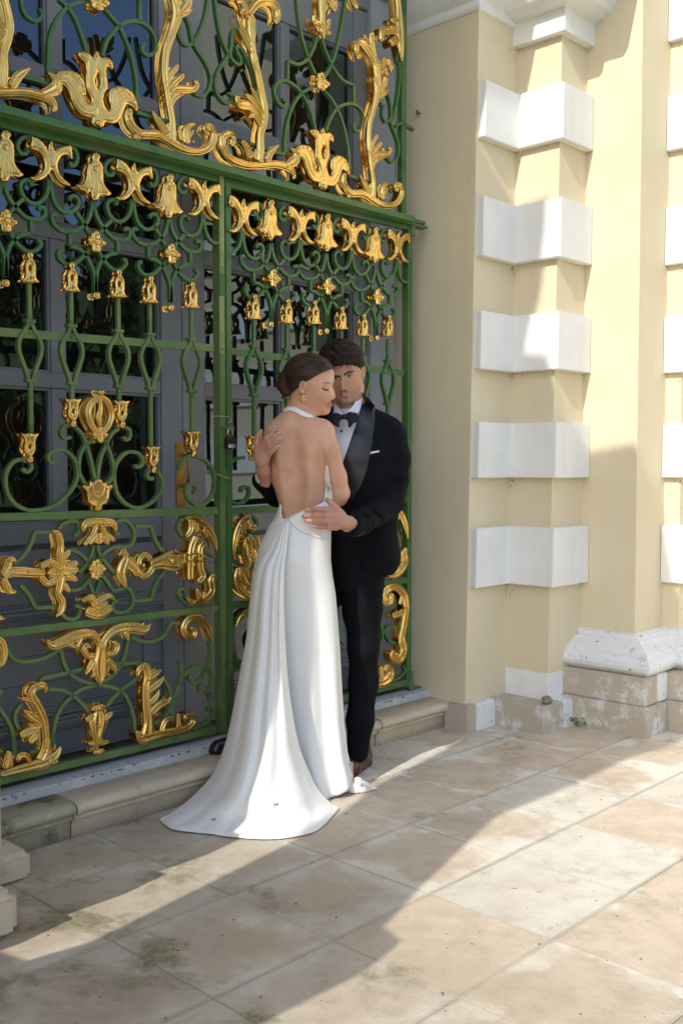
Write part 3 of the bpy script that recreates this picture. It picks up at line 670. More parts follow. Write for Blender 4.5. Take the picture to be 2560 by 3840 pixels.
# the lily, and the acanthus scrolls left and right of it: one set, hung twice
LIL='570,392,30 612,420,46 636,500,52 640,570,46 634,630,36 650,690,42 690,765,50|800,485,12 785,452,45 755,460,55 740,540,46 746,620,40 735,680,40 700,765,50|688,366,5 690,408,44 688,450,36 668,512,22|690,440,30 706,490,24 735,560,18|396,606,26 414,578,44 462,588,46 500,650,46 530,730,50 590,800,60 660,820,56 702,862,40|420,552,44 480,530,66 545,555,72 585,615,60 600,680,46|545,600,70 585,690,60 635,745,46 680,770,40|962,770,36 930,742,46 892,752,50 862,805,50 820,862,56 760,872,50 700,842,44|978,765,36 948,695,58 892,652,68 832,642,56 796,680,46 790,740,46 765,795,46 715,790,44|690,780,70 692,830,60 695,895,66'
LB='686,400,17 590,400,11 615,410,9 775,455,10 430,545,11 475,533,10 520,540,10 560,570,10 590,620,10 600,660,10 835,640,10 880,650,10 925,685,10 955,720,10 695,890,26 400,600,11 965,765,11'
ACR='925,792,40 916,840,56 940,910,60 1000,960,56 1060,966,58 1130,972,60 1200,1012,56 1280,1060,56 1360,1085,50 1440,1085,50 1500,1050,50 1530,980,44 1510,922,40 1480,906,38 1464,930,36 1482,958,28|990,968,44 970,992,40 985,1022,7|1085,798,6 1112,850,34 1150,905,50 1190,965,56|1200,895,26 1192,950,42|1386,893,14 1342,910,44 1322,960,50 1330,1022,50|1378,940,20 1340,990,36|1278,936,26 1298,1000,40|1226,1010,52 1230,900,42 1222,830,42 1208,750,42 1190,650,34 1178,560,44 1176,450,46 1188,350,50 1216,270,50 1246,180,58 1262,100,60 1244,20,40 1232,-30,40|1186,625,28 1210,545,40 1258,484,34 1268,470,12|1190,655,40 1248,592,44 1298,548,34 1306,535,12|1200,705,40 1250,645,60 1320,642,58 1380,640,46 1404,602,38 1388,585,20|1215,750,40 1240,702,48 1288,672,38 1312,692,7|1262,112,46 1322,92,46 1372,74,7|1292,90,50 1335,30,60 1345,-20,50'
AB='1262,478,9 1300,545,11 1390,596,14 1480,925,16 1290,672,8 925,800,8 920,840,8 930,870,8 950,905,8 1345,990,10 1375,1020,9 1150,880,8 1165,910,8'
ACL='300,120,60 305,230,56 310,330,46 326,430,50 350,520,46 370,620,46 390,720,46 400,800,50 390,880,50 372,960,46 370,1060,52 366,1155,46|290,95,48 345,25,62 415,8,62 478,55,50 492,120,40 474,160,28|272,90,40 235,10,40 196,0,40|282,130,36 246,82,32 228,98,22|200,108,7 224,180,26 268,260,36 290,305,18|214,208,9 262,292,30 312,385,34|300,622,8 330,680,30 360,752,30 386,835,20|265,684,22 320,732,40 380,822,30|198,694,28 216,745,50 280,762,50 332,802,46 376,872,34|280,842,12 322,830,34 362,892,34|162,1040,28 172,988,40 136,962,44 98,992,46 102,1062,50 150,1138,50 222,1174,54 300,1190,50 380,1188,50 460,1180,50 530,1190,50 588,1216,44 610,1258,30 603,1284,7|560,1188,50 618,1150,62 620,1100,40 585,1064,7|240,1022,28 270,1062,46 292,1125,46|342,1080,26 322,1132,44|412,1152,40 442,1092,46 496,1044,9'
ALB='300,640,8 268,690,10 205,705,14 285,845,8 165,990,14 640,1110,8 640,1140,8 630,1170,8 430,1090,9 410,1110,8'
ATOP='1215,640,44 1206,520,50 1190,440,46 1150,370,46 1108,318,50 1074,306,38 1056,350,40 1068,398,34 1082,420,12|1190,432,34 1174,350,36 1164,290,40 1165,243,28|1198,272,28 1162,300,28|1226,482,38 1270,442,46 1300,480,34 1298,512,20|1238,470,22 1250,425,18|1232,522,30 1264,502,30 1272,542,16|1220,642,30 1260,602,34 1284,568,7|1224,702,30 1268,660,38'
def hang(name,g,s,b_,anchor,targets,parent=over):
    n=GN-.005; c0=on_n(*anchor,n)
    st=[conv(g,a,n) for a in P(s)]; bs=[tuple(conv(g,[q],n)[0]) for q in P(b_)[0]] if b_ else []
    me=ornament(st,bs).data(name,GOLD,c0); out=[]
    for t in targets:
        c=on_n(*t,n) if len(t)==2 else t[:2]; sx=1 if len(t)<3 else t[2]
        out.append(place(name,me,parent,(c[0],0,c[1]),(sx,1,1)))
    return out
L1=(361,340); L2=(1206,600)
cA=on_n(*L1,GN-.005); cB=on_n(*L2,GN-.005)
LO='686,362 705,385 720,412 740,410 772,414 800,445 809,490 796,502 780,486 765,490 762,530 770,600 768,640 745,670 740,720 750,770 775,795 790,770 775,720 778,660 800,630 850,618 905,632 950,675 978,740 986,788 970,800 945,770 905,752 895,780 880,810 862,850 832,884 790,893 748,885 742,908 715,925 680,918 655,895 650,865 655,848 600,840 560,810 530,770 505,720 485,660 460,620 420,602 395,618 380,606 378,570 400,530 430,505 490,505 545,522 590,570 612,640 610,692 596,684 602,722 625,742 650,735 640,690 612,630 608,560 612,500 600,450 572,422 555,400 560,375 600,372 640,385 662,415 672,385'
LR='415,575,20 465,580,20 512,630,20 540,700,20 580,770,22 640,808,22 690,790,14|430,545,16 500,548,18 553,595,18 575,670,18 612,752,18 672,775,12|560,560,10 590,620,14 600,665,10|960,755,18 915,715,18 880,725,20 858,785,20 812,838,20 742,846,12|945,705,16 885,662,18 835,690,18 822,755,18 782,808,18 725,800,12|812,650,12 800,700,14 802,750,10|582,392,16 626,440,18 630,550,16 634,630,16 664,700,16 688,765,12|795,455,16 752,465,18 744,560,16 750,622,16 722,690,16 706,765,12|688,385,20 690,430,18 668,505,12|704,455,10 722,520,12 738,570,8|690,780,22 692,830,18'
plated('gilded_lily','1',LO,LR,LB,L1,[L1,L2],'695,520 712,558 711,610 698,642 684,602 683,555',over)
hang('gilded_acanthus','1',ACR,AB,L1,[L1,L2])
hang('gilded_acanthus','2',ACL,ALB,L2,[L1,L2])
hang('gilded_acanthus','2',ATOP,'1075,405,12 1165,248,12 1298,505,10 1250,428,8 1270,540,8',L2,[L2])
gold_traced('gilded_corner_leaf','2','1382,442,6 1376,365,36 1368,250,62 1364,150,50 1358,50,40 1348,-30,40|1230,290,26 1242,232,52 1292,218,56 1360,222,70|1302,148,30 1345,150,46|1300,312,50 1345,285,60',over,'1235,280,12 1305,150,12 1305,312,12 1300,200,9')
gold_traced('gilded_pendant','2','820,278,8 816,222,50 812,130,40 812,60,50 816,-20,60|750,120,24 757,160,34 800,178,30|856,148,24 850,188,34 826,200,30|880,66,46 892,22,56 862,-20,60|768,212,36 790,190,40|855,246,34 840,200,40',over,'752,122,10 856,150,10 768,205,13 808,195,14 855,240,12')
gold_traced('gilded_pendant','2','1066,62,8 1048,30,36 1026,-20,40',over,'')
ROS='805,540,54 805,640,54|772,578,52 845,606,52'
RB='805,540,15 772,578,15 806,590,15 845,606,15 805,638,15'
hang('gilded_rosette','2',ROS,RB,(1202,309),[(1202,309),(364,2)])
# ---- the hanging rows of both leaves
XF='350,322,22 330,270,38 296,212,44 252,176,42 228,135,14|237,160,30 219,196,26 226,234,5|370,302,22 395,250,38 440,216,40 488,205,34 508,200,14|494,220,28 508,260,20 505,298,4|357,168,5 362,202,38 360,242,36 356,268,20|355,330,40 318,388,60 275,424,52 240,434,26 214,428,4|372,342,24 400,402,40 430,446,38 470,476,22 503,492,4|383,282,52 392,335,46 380,372,26|338,282,36 345,330,40'
XB='362,205,9 362,240,9 359,280,8 360,312,8 362,342,8 240,160,8 490,210,8'
TU='688,312,66 684,370,106 683,425,112 681,465,88|640,425,40 622,472,46 590,506,34 543,484,4|728,425,46 746,492,46 770,540,28 798,551,4|655,475,36 645,520,30 630,548,12|714,475,36 716,530,30 722,578,10|685,465,46 685,540,46 676,586,26|690,268,50 690,300,50'
TB='683,372,21 690,283,14 680,575,9'
QF='681,838,58 686,958,58|633,884,56 733,905,56'
QB='681,833,17 633,884,17 733,905,17 685,952,17 686,896,22'
BE='513,1092,26 513,1130,46 514,1180,50 515,1222,66 515,1238,84|512,1050,46 513,1078,46|506,1095,22 490,1132,28 488,1172,26 478,1215,36 462,1242,20|521,1095,22 538,1132,28 540,1172,26 550,1215,34 572,1246,12|514,1178,28 514,1225,56 516,1244,44|470,1238,22 516,1246,26 568,1244,16'
BB='512,1060,11 512,1092,8'
BA='687,1268,46 687,1292,46'
CU='476,462,80 476,490,60 477,530,54 478,565,50 479,590,40|428,452,10 476,462,30 524,454,10|440,462,22 455,520,24 460,560,22 477,588,26|514,462,22 500,520,24 495,560,22 480,588,24|478,580,34 481,620,34'
CB='480,606,15 476,580,9 460,470,7 476,466,7 494,470,7'
Xc=[(186,592),(497,670),(761,733),(908,798),(1125,834),(1319,876),(1489,913)]
Tc=[(18,571),(356,649),(633,722),(1013,813),(1225,861),(1405,908)]
Qc=[(21,830),(358,908),(641,953),(1022,1044),(1227,1075),(1413,1114)]
Bc=[(112,1000),(269,1036),(446,1060),(565,1083),(721,1104),(955,1148),(1079,1164),(1180,1169),(1282,1190),(1364,1216),(1458,1219)]
Ac=[(19,1062),(360,1109),(639,1155),(1013,1217),(1221,1242),(1410,1267)]
def par(t): return leafL if t[0]<830 else leafR
def hang2(name,g,s,b_,anchor,cs,zfix=None,scale=None):
    c0=on_n(*anchor,nn); st=[conv(g,a,nn) for a in P(s)]; bs=[tuple(conv(g,[q],nn)[0]) for q in P(b_)[0]] if b_ else []
    me=ornament(st,bs).data(name,GOLD,c0)
    for t in cs:
        c=on_n(*t,nn); place(name,me,par(t),(c[0],0,c[1]),(1,1,1))
plated('gilded_crossed_leaf','3','362,165 380,200 388,232 402,222 432,204 470,197 508,200 516,240 518,280 508,304 496,285 478,272 442,280 420,310 411,350 421,400 450,445 503,492 470,489 430,471 400,440 371,378 350,406 320,436 280,455 240,453 213,430 260,418 300,386 315,350 305,300 290,265 260,241 236,236 222,226 212,195 221,165 225,128 262,142 300,170 330,208 338,232 342,195','343,335,14 320,272,18 282,218,18 236,160,10|330,318,8 305,270,12 270,232,12 238,205,8|350,345,12 335,390,18 290,426,18 232,438,8|376,335,14 400,262,18 442,226,18 500,212,10|395,300,8 425,262,10 475,245,12 505,270,6|380,348,12 402,402,14 442,450,12 492,487,6|361,178,8 366,210,12 358,240,10',XB,(186,592),Xc)
plated('gilded_tulip','3','690,248 712,258 724,285 713,311 735,340 742,400 742,450 760,505 798,550 770,568 738,560 726,573 715,562 707,580 700,592 682,597 660,590 652,560 645,530 632,549 618,545 600,525 575,520 543,483 580,482 605,460 618,420 622,370 632,330 662,312 655,285 668,258','640,470,10 640,385,16 660,340,16 684,328,16 708,345,16 724,390,16 730,470,10|655,575,8 666,490,14 683,435,12 700,490,14 704,575,8|565,498,8 608,498,16 640,462,14 652,430,8|785,548,6 752,520,14 728,478,14 712,432,8|632,535,8 645,500,12 655,470,6|722,560,8 716,510,12 708,475,6|690,262,8 706,282,10 690,302,8 674,282,10 690,262,6',TB,(358,649),Tc)
hang2('gilded_rosette','3',QF,QB,(358,908),Qc); plated('gilded_bell','3','512,1035 530,1045 538,1065 528,1086 545,1105 551,1140 550,1185 560,1225 577,1248 560,1252 540,1245 515,1252 490,1243 478,1246 460,1238 478,1215 482,1180 478,1140 485,1105 501,1087 489,1065 496,1045','490,1220,10 489,1140,14 498,1112,12 513,1100,12 530,1112,12 539,1140,14 541,1220,10|500,1240,6 506,1190,10|528,1242,6 522,1190,10|470,1240,8 516,1244,9 566,1246,7',BB,(269,1036),Bc,'512,1125 522,1140 522,1160 512,1173 503,1160 502,1140')
hang2('gilded_bud','3',BA,'687,1280,16',(359,1109),Ac)
cups=[(108,1680),(271,1548),(455,1554),(574,1724),(724,1666)]
plated('gilded_cup','5','418,443 445,450 470,444 500,449 530,450 520,475 512,510 513,545 508,573 493,590 498,608 500,625 480,637 461,625 463,606 467,590 448,572 440,545 445,505 438,475','452,468,8 454,510,13 456,548,13 478,574,13 500,548,13 500,510,13 504,468,8|476,455,8 476,500,10',CB,(272,1550),cups+[(957,1680)],'475,512 484,524 482,540 474,546 467,533')
# scroll units: below each crossed leaf, below each tulip
def unit(g,s,anchor,names,cs):
    c0=on_n(*anchor,GN); mes=[]
    for st in P(s):
        gg=G(); gg.add(iron(conv(g,st))); mes.append(gg.data('iron_scroll',GREEN,c0))
    for t in cs:
        c=on_n(*t,GN); lim=(c[0] if par(t) is leafL else 9)
        for me in mes:
            u=[v.co.x+c[0] for v in me.vertices]; 
            if par(t) is leafL and max(u)>S(845,1000)[0]: me2=clipmesh(me,c[0],S(822,1000)[0],hi=True)
            elif par(t) is leafR and min(u)<S(845,1000)[0]: me2=clipmesh(me,c[0],S(866,1000)[0],hi=False)
            elif max(u)>S(1546,1000)[0]: me2=clipmesh(me,c[0],S(1530,1000)[0],hi=True)
            else: me2=me
            if me2: place('iron_scroll',me2,par(t),(c[0],0,c[1]))
def clipmesh(me,off,lim,hi):
    bm=bmesh.new(); bm.from_mesh(me)
    bmesh.ops.bisect_plane(bm,geom=bm.verts[:]+bm.edges[:]+bm.faces[:],plane_co=(lim-off,0,0),plane_no=(1 if hi else -1,0,0),clear_outer=True)
    if len(bm.verts)<8: bm.free(); return None
    m2=bpy.data.meshes.new('iron_scroll'); bm.to_mesh(m2); bm.free(); m2.materials.append(GREEN); return m2
UX='355,450 350,520 325,580 275,616 217,606 172,560 154,500 166,462 200,448 233,468 224,488|370,450 378,530 400,610 440,662 490,682 543,662 573,620 563,578 530,562 507,578 516,594|228,138 165,150 133,200 150,250 188,260 204,236 190,226|500,205 545,235 562,290 546,338 516,344 510,318'
UD='668,600 664,650 645,720 612,770 560,806 500,820 440,806 396,765 378,720 387,697 405,697 414,712|683,600 690,670 715,740 755,800 810,858 860,878 912,872 938,840 932,802 906,797 897,812|555,680 600,750 640,820 685,897 735,1000 790,1070 840,1095 880,1084 910,1050 903,1022 886,1020|805,738 752,792 708,850 686,897 640,960 600,1000 550,1042 490,1052 447,1028 425,985 436,952 455,956|507,825 508,870 510,922|510,922 570,940 620,985 660,1060 685,1140 691,1262|848,885 850,930 850,972|850,972 790,985 740,1022 710,1080 696,1150 692,1262'
unit('3',UX,(186,592),None,Xc); unit('3',UD,(358,908),None,Qc)
# vertical rods with their collars and loops
def rod(t,ztop,zend,p,m):
    u=on_n(*t,GN)[0]; zc1=S(108,1203)[1]; zc2=S(108,1427)[1]
    gbox('rod',u-.0075,zc1,u+.0075,ztop,p,GN,GN+.016,m,.001)
    if zend<zc2: gbox('rod',u-.0075,zend,u+.0075,zc2,p,GN,GN+.016,m,.001)
    for z in (zc1,zc2): gbox('collar',u-.019,z-.006,u+.019,z+.006,p,GN-.006,GN+.024,m,.001)
    H_=zc1-zc2; lo=[(0,1.0),(.010,.88),(.028,.76),(.040,.62),(.038,.46),(.022,.26),(.009,.10),(.004,0)]
    for sg in (-1,1):
        gg=G(); gg.add(iron([(u+sg*(a+.004),zc2+H_*b_) for a,b_ in lo],.013,GN-.002,GN+.018)); place('loop_bar',gg.data('loop_bar',m),p)
    g=G(); g.add(boss(u,zc2+H_*.80,.006,GN-.001)); place('rivet',g.data('rivet',m),p)
zbell=lambda t:on_n(t[0],t[1]+52,GN)[1]
ends=[1640,1500,1510,1685,1620]
for t,e in zip(Bc[:5],ends): rod(t,zbell(t),S(t[0],e)[1],leafL,GREEN2)
for t in Bc[5:]: rod(t,zbell(t),S(957,1640)[1] if t[0]<1000 or t[0]>1400 else 1.30,leafR,GREEN)
# ---- middle panel
iron_traced('5','165,838 105,852 62,900 42,970 56,1060 100,1128 160,1163 220,1174 330,1158 420,1098 480,1030 510,960 505,872 470,812 410,778 352,788 322,822 332,856 354,858 362,842|200,850 214,890 190,922 162,914 160,896|1030,915 1062,970 1060,1040 1012,1108 950,1148 882,1156 812,1118 767,1050 752,960 762,880 800,822 850,792 908,802 938,842 928,882 898,892 888,878|985,900 966,945 988,970 1008,957|480,618 432,624 407,660 422,698 454,702 464,688|498,630 545,680 568,740 600,850 628,985|782,637 732,680 692,760 658,850 640,985|812,625 852,650 852,698 826,714 812,692|612,714 562,750 528,820 522,920 560,1000|690,716 722,790 746,880 740,955 706,1000|1172,905 1195,852 1250,822 1320,832 1380,880 1408,960 1398,1058 1350,1126 1290,1140 1238,1100 1220,1042 1242,1008 1280,1012 1288,1048 1270,1060',leafL,m=GREEN2)
gold_traced('gilded_oval','5','657,432,26 602,462,40 572,522,40 582,592,40 618,652,36 645,690,30|657,432,26 700,470,38 724,540,38 710,610,36 670,662,34|650,448,20 652,510,26 640,562,36 644,612,24|605,680,44 684,682,44|648,640,40 650,722,42|657,398,46 657,412,46',leafL,'657,405,16 605,680,15 684,682,15 648,720,16 646,648,15 646,560,9')
plated('gilded_crest','5','533,1022 545,1010 575,1015 582,985 605,990 622,972 645,970 662,975 675,992 692,985 698,1010 722,1000 738,1015 720,1035 712,1065 708,1100 695,1128 665,1142 668,1160 655,1178 635,1182 618,1170 615,1148 590,1138 572,1120 565,1085 560,1050','552,1022,10 575,1045,18 588,1095,18 625,1122,16 640,1110,10|725,1015,10 702,1040,18 694,1095,18 655,1122,14|600,1000,12 604,1050,16 628,1090,12|675,1000,12 672,1050,16 645,1090,12|625,1145,10 640,1138,12 656,1145,10','641,1160,15 632,1085,11 632,1058,8 634,985,9 655,995,9 612,1000,9',(366,1850),[(366,1850)])
0 and ('641,1160,15 632,1085,11 632,1058,8 634,985,9 655,995,9 612,1000,9')
# ring of the right leaf at its lower left
iron_traced('8','98,-140 95,-230 130,-320 190,-355 235,-360|98,-140 110,-75 160,-30 210,-25 255,-60 270,-110 250,-145 215,-135 212,-105',leafR)
# ---- band with cross and key
iron_traced('6','340,163 290,166 232,170|232,170 202,258 152,328 92,376|138,512 190,570 226,640 240,662|240,662 310,658 380,652|385,152 420,112 470,92 512,106 520,150 502,184 488,180|765,97 812,88 858,116 884,180 870,238 830,264 750,266 690,300 662,334|888,127 990,128|990,128 1010,190 1040,258 1078,296|748,130 762,176 788,172|430,286 490,288 545,322 590,372 625,410 690,470 745,545 830,530 868,570 870,640 822,688 762,688 737,660 747,622 774,617|642,252 652,302 690,362 740,420 762,442|618,252 600,322 560,392 520,432|430,541 500,545 560,512 625,410 665,335|585,490 612,560 624,602|660,480 634,560 624,602|882,616 990,606|990,606 1010,540 1040,472 1078,432|400,690 440,730 490,735 525,700 525,656 496,647|1205,200 1172,150 1178,97 1232,68|1240,645 1190,610 1168,562 1186,536 1214,546 1210,564|1330,290 1412,330|1330,370 1412,480',leafL,m=GREEN2)
gold_traced('gilded_cross','6','28,452,44 72,425,60 140,424,64 220,430,60 280,430,50|20,440,40 44,392,50 62,346,44 102,350,7|20,476,40 40,522,46 62,552,40 102,556,7|262,462,40 308,500,40 352,476,42 388,448,50|268,388,40 318,360,40 360,386,44 398,412,50|392,420,90 440,420,76 498,412,40|404,380,60 388,312,52 392,252,42 382,202,44 366,168,28 334,157,5|395,460,60 386,520,52 376,572,42 402,622,44 392,680,44 360,717,6|412,330,40 444,292,34|410,510,40 442,548,30|440,388,44 484,368,34 502,372,16|440,450,44 492,476,30|320,430,50 360,430,60',leafL,'312,432,16 404,428,11 184,430,9 350,425,8 375,175,9 445,290,9 375,690,9 442,548,9 60,350,9 55,545,9 490,380,8 495,410,8')
gold_traced('gilded_canopy','6','540,152,26 552,112,42 602,98,46 682,98,46 738,112,42 752,152,24|622,130,32 604,176,34 552,244,26|664,128,32 684,176,34 738,216,26|640,180,56 640,232,56|600,196,44 580,236,30|680,196,44 700,236,30',leafL,'545,145,9 745,145,9 640,215,11 600,110,8 670,108,8')
gold_traced('gilded_rosette','6','628,358,62 622,462,62|585,408,60 670,406,60',leafL,'628,356,18 585,408,18 670,406,18 622,462,18 626,408,10')
gold_traced('gilded_crown','6','538,612,26 590,592,42 622,624,44 664,602,42 706,582,32 742,598,16|562,682,60 640,700,62 718,660,52|600,640,30 640,655,40 690,630,30',leafL,'585,690,10 625,697,10 665,690,10 700,672,10 640,630,8 545,615,8 735,600,8')
gold_traced('gilded_key','6','776,312,16 802,290,32 820,332,46 802,382,74 790,432,70 802,480,42 816,516,22|832,360,64 880,402,60 896,442,46|850,332,14 868,360,34|900,372,34 912,332,34 944,312,34 978,340,36|900,420,34 930,452,36 966,436,40 990,400,44|985,378,60 1048,360,84 1110,350,132 1160,350,124 1202,345,70|1200,340,70 1258,330,96 1316,340,70 1346,344,8|1272,200,46 1248,262,48 1240,330,50 1240,400,48 1238,470,46|1322,240,46 1300,280,42 1306,400,42 1322,452,42 1290,490,36|1272,205,40 1322,240,40',leafL,'1117,353,24 1060,360,9 930,382,13 1155,320,10 1155,385,10 1265,318,11 1290,318,11 1245,345,10 1305,340,10 1262,378,10 800,300,9 1138,285,9 1145,432,9')
gold_traced('gilded_leaf','6','1412,292,5 1396,212,30 1350,132,46 1290,86,50 1240,76,40 1203,74,9|1240,90,36 1242,150,40 1216,192,34|1275,110,34 1280,160,26|1330,150,34 1345,195,22',leafL,'1250,90,8 1208,188,9 1310,92,7')
gold_traced('gilded_leaf','6','1390,446,28 1372,482,46 1384,542,50 1352,592,52 1302,622,46 1250,622,34 1207,588,6|1282,540,26 1300,592,40|1330,560,26 1330,600,30',leafL,'1388,450,8 1283,545,8 1262,622,8')
# ---- bottom panel
iron_traced('6','400,920 410,980 440,1060 500,1120 580,1152 650,1165 740,1182 812,1222 852,1290 878,1380 886,1475|840,870 822,960 790,1040 742,1100 680,1142 620,1168 540,1192 462,1250 402,1320 362,1420 346,1575|330,1190 420,1202 490,1242 550,1300 582,1345|900,1122 820,1180 750,1242 702,1304|275,1122 400,1097 545,1060|750,1032 880,1022 965,1028|275,1122 268,1150|50,920 72,970 122,1008 220,1010 310,982 392,936|860,852 930,880 1020,876 1080,840 1120,766 1178,764|1375,880 1382,960 1366,1040 1332,1108 1290,1148 1256,1140 1236,1105|1200,1112 1260,1054 1330,1042 1384,1080 1386,1160 1350,1220 1316,1210 1314,1172 1334,1166|1126,1400 1130,1300 1160,1200 1186,1130 1190,1060 1176,1012|1012,1412 1070,1390 1112,1320 1122,1240 1092,1150 1052,1112|1262,1452 1320,1430 1380,1390 1396,1342 1376,1316 1356,1330|150,1290 110,1340 104,1400 130,1455|-10,1300 50,1390 86,1470 96,1590|15,1195 -5,1240 -20,1300',leafL,m=GREEN2)
iron_traced('7','344,350 346,300 352,250|100,390 98,330 92,290|20,410 130,392|200,385 250,375',leafL,m=GREEN2)
gold_traced('gilded_eagle','6','298,868,6 340,902,56 400,882,70 462,852,76 532,832,70 602,832,50 640,882,44 652,930,44|440,888,40 482,912,26|520,860,40 498,912,14|976,764,6 940,802,56 872,790,70 800,790,66 732,812,60 682,862,46 662,922,46|820,820,44 832,868,16|612,972,36 572,972,40 546,932,38 560,904,28 586,916,20|702,962,36 746,950,38 762,906,38 736,884,26|655,892,50 655,962,80 650,1022,112 650,1082,92 650,1132,50 648,1163,7|600,1010,44 572,1060,36 553,1092,8|702,1002,44 740,1050,36 748,1086,8|620,1090,30 592,1108,8|684,1085,30 712,1102,8',leafL,'560,915,10 740,900,10 440,848,10 838,780,10 650,900,9 560,1060,8 742,1045,8 650,1140,8 620,1110,7 680,1105,7')
gold_traced('gilded_drop','6','640,1300,88 640,1322,88|640,1340,70 640,1392,122 636,1452,92 630,1505,56 640,1550,70|560,1392,34 592,1372,42 610,1390,30|722,1348,30 692,1372,42 670,1390,30|640,1590,76 640,1604,76|580,1545,26 620,1540,40|700,1535,22 660,1540,40',leafL,'640,1314,22 640,1432,11 640,1600,19 560,1395,8 718,1352,8')
gold_traced('gilded_leaf','6','302,1192,26 272,1166,46 222,1180,48 202,1232,52 240,1302,58 278,1382,52 294,1470,46 300,1570,48|138,1252,14 200,1262,46 252,1292,30|148,1324,8 192,1362,46 252,1402,40|132,1492,46 182,1470,62 242,1452,50|190,1532,40 232,1492,50|180,1420,8 220,1430,36 262,1430,36',leafL,'232,1455,11 225,1345,10 212,1180,9 245,1165,9 200,1205,9 145,1495,10 200,1530,9 288,1205,9')
gold_traced('gilded_leaf','7','8,528,36 100,502,52 200,476,62 300,446,74 362,402,50 388,356,22|300,300,48 290,370,56 262,430,64|112,432,30 130,402,36 172,410,36 196,466,20|30,480,44 48,402,42 42,382,22|58,400,24 66,470,30|320,440,60 366,442,30',leafL,'288,378,10 118,430,8 45,390,8 60,410,8 360,440,8')
gold_traced('gilded_leaf','6','893,1100,20 906,1060,40 946,1045,50 962,1090,52 950,1180,46 955,1300,52 965,1400,62 958,1482,92|960,1122,44 1010,1092,40 1048,1064,10|964,1202,40 1030,1152,42 1064,1108,8|970,1282,32 1012,1242,36 1032,1198,8|984,1342,48 1040,1292,52 1088,1270,36 1106,1248,20|988,1352,34 1040,1350,30|888,1472,26 930,1512,82 1000,1494,62 1080,1474,50 1150,1462,46 1220,1442,46 1256,1400,40 1240,1362,34 1206,1372,30 1206,1396,20|1050,1462,30 1070,1402,36 1110,1382,30 1122,1402,12|1160,1432,36 1158,1358,22',leafL,'905,1060,9 930,1045,9 955,1050,9 978,1075,9 1000,1275,10 1095,1270,10 965,1460,10 920,1500,10 1210,1378,10 985,1335,9')
gold_traced('gilded_leaf','6','1377,882,5 1362,802,38 1322,742,46 1262,722,46 1212,750,42 1195,800,42 1220,848,38 1258,850,34 1270,812,30 1246,792,22',leafL,'1245,795,10 1230,750,7 1210,770,7 1206,800,7')
gold_traced('gilded_leaf','6','-20,860,40 10,890,46 24,950,44 14,1010,40 -10,1035,30|-10,725,36 26,733,4',leafL,'')
# ---- right leaf, what shows beside the couple
iron_traced('8','235,72 292,70 325,112 315,165 285,185 268,166|180,296 200,342 244,300|150,1350 146,1230 205,1130|155,1000 168,1110 190,1192|250,756 190,820 158,900 150,1000|1385,590 1422,660 1420,730|1300,720 1336,700 1326,652|1228,830 1246,920 1236,1000 1210,1085|1362,880 1292,880 1250,932|1268,940 1300,990 1338,1000|1395,1170 1412,1205 1380,1250 1310,1282 1225,1296|1418,930 1405,1010|1345,90 1330,150 1310,200|1380,180 1392,100|1290,470 1275,505|918,830 935,900 930,960|925,965 970,1010|140,380 215,435',leafR)
gold_traced('gilded_leaf','8','150,392,5 148,300,30 162,202,46 202,112,50 252,76,46|228,112,40 262,152,36 302,152,30 284,172,18|200,130,40 215,190,34',leafR,'290,140,12 152,330,7 210,105,7')
gold_traced('gilded_key','8','262,222,60 240,262,70 252,330,104 272,402,90 252,470,76 262,522,50|210,380,8 250,370,60|300,230,50 312,300,50|200,260,10 240,240,50',leafR,'268,365,11 290,340,10 245,365,10 272,400,10 262,330,10')
gold_traced('gilded_leaf','8','172,456,28 164,522,50 190,592,56 240,642,56 300,668,46|192,450,24 200,520,40 240,580,40|262,570,22 235,600,36',leafR,'165,470,9 200,500,8 262,575,8')
gold_traced('gilded_leaf','8','158,884,6 190,822,38 236,778,44 290,750,40',leafR,'205,800,8')
gold_traced('gilded_leaf','8','1422,236,5 1406,142,32 1382,72,42 1358,38,40|1356,60,28 1350,90,8',leafR,'1375,60,9')
gold_traced('gilded_leaf','8','1406,308,26 1396,352,42 1402,402,50 1372,462,52 1322,502,46 1282,508,14|1380,330,22 1384,400,36|1350,440,26 1350,480,30',leafR,'1405,318,9 1382,350,8 1310,495,8')
gold_traced('gilded_leaf','8','1300,642,26 1296,690,44 1262,700,44 1250,652,46 1280,602,46 1340,594,50 1392,642,50 1410,722,46 1405,802,46 1390,892,46 1376,972,50 1392,1042,56 1370,1110,56 1326,1122,50 1308,1080,40 1330,1078,22|1310,802,40 1350,790,40 1384,770,40|1362,712,26 1376,660,26',leafR,'1300,650,14 1320,805,11 1330,1082,14 1362,705,9 1395,745,8 1390,1050,9')
gold_traced('gilded_leaf','8','1180,1300,50 1242,1290,62 1290,1250,60 1296,1200,44 1266,1180,40 1250,1204,32|1232,1280,30 1222,1180,26',leafR,'1252,1200,12 1222,1185,8')
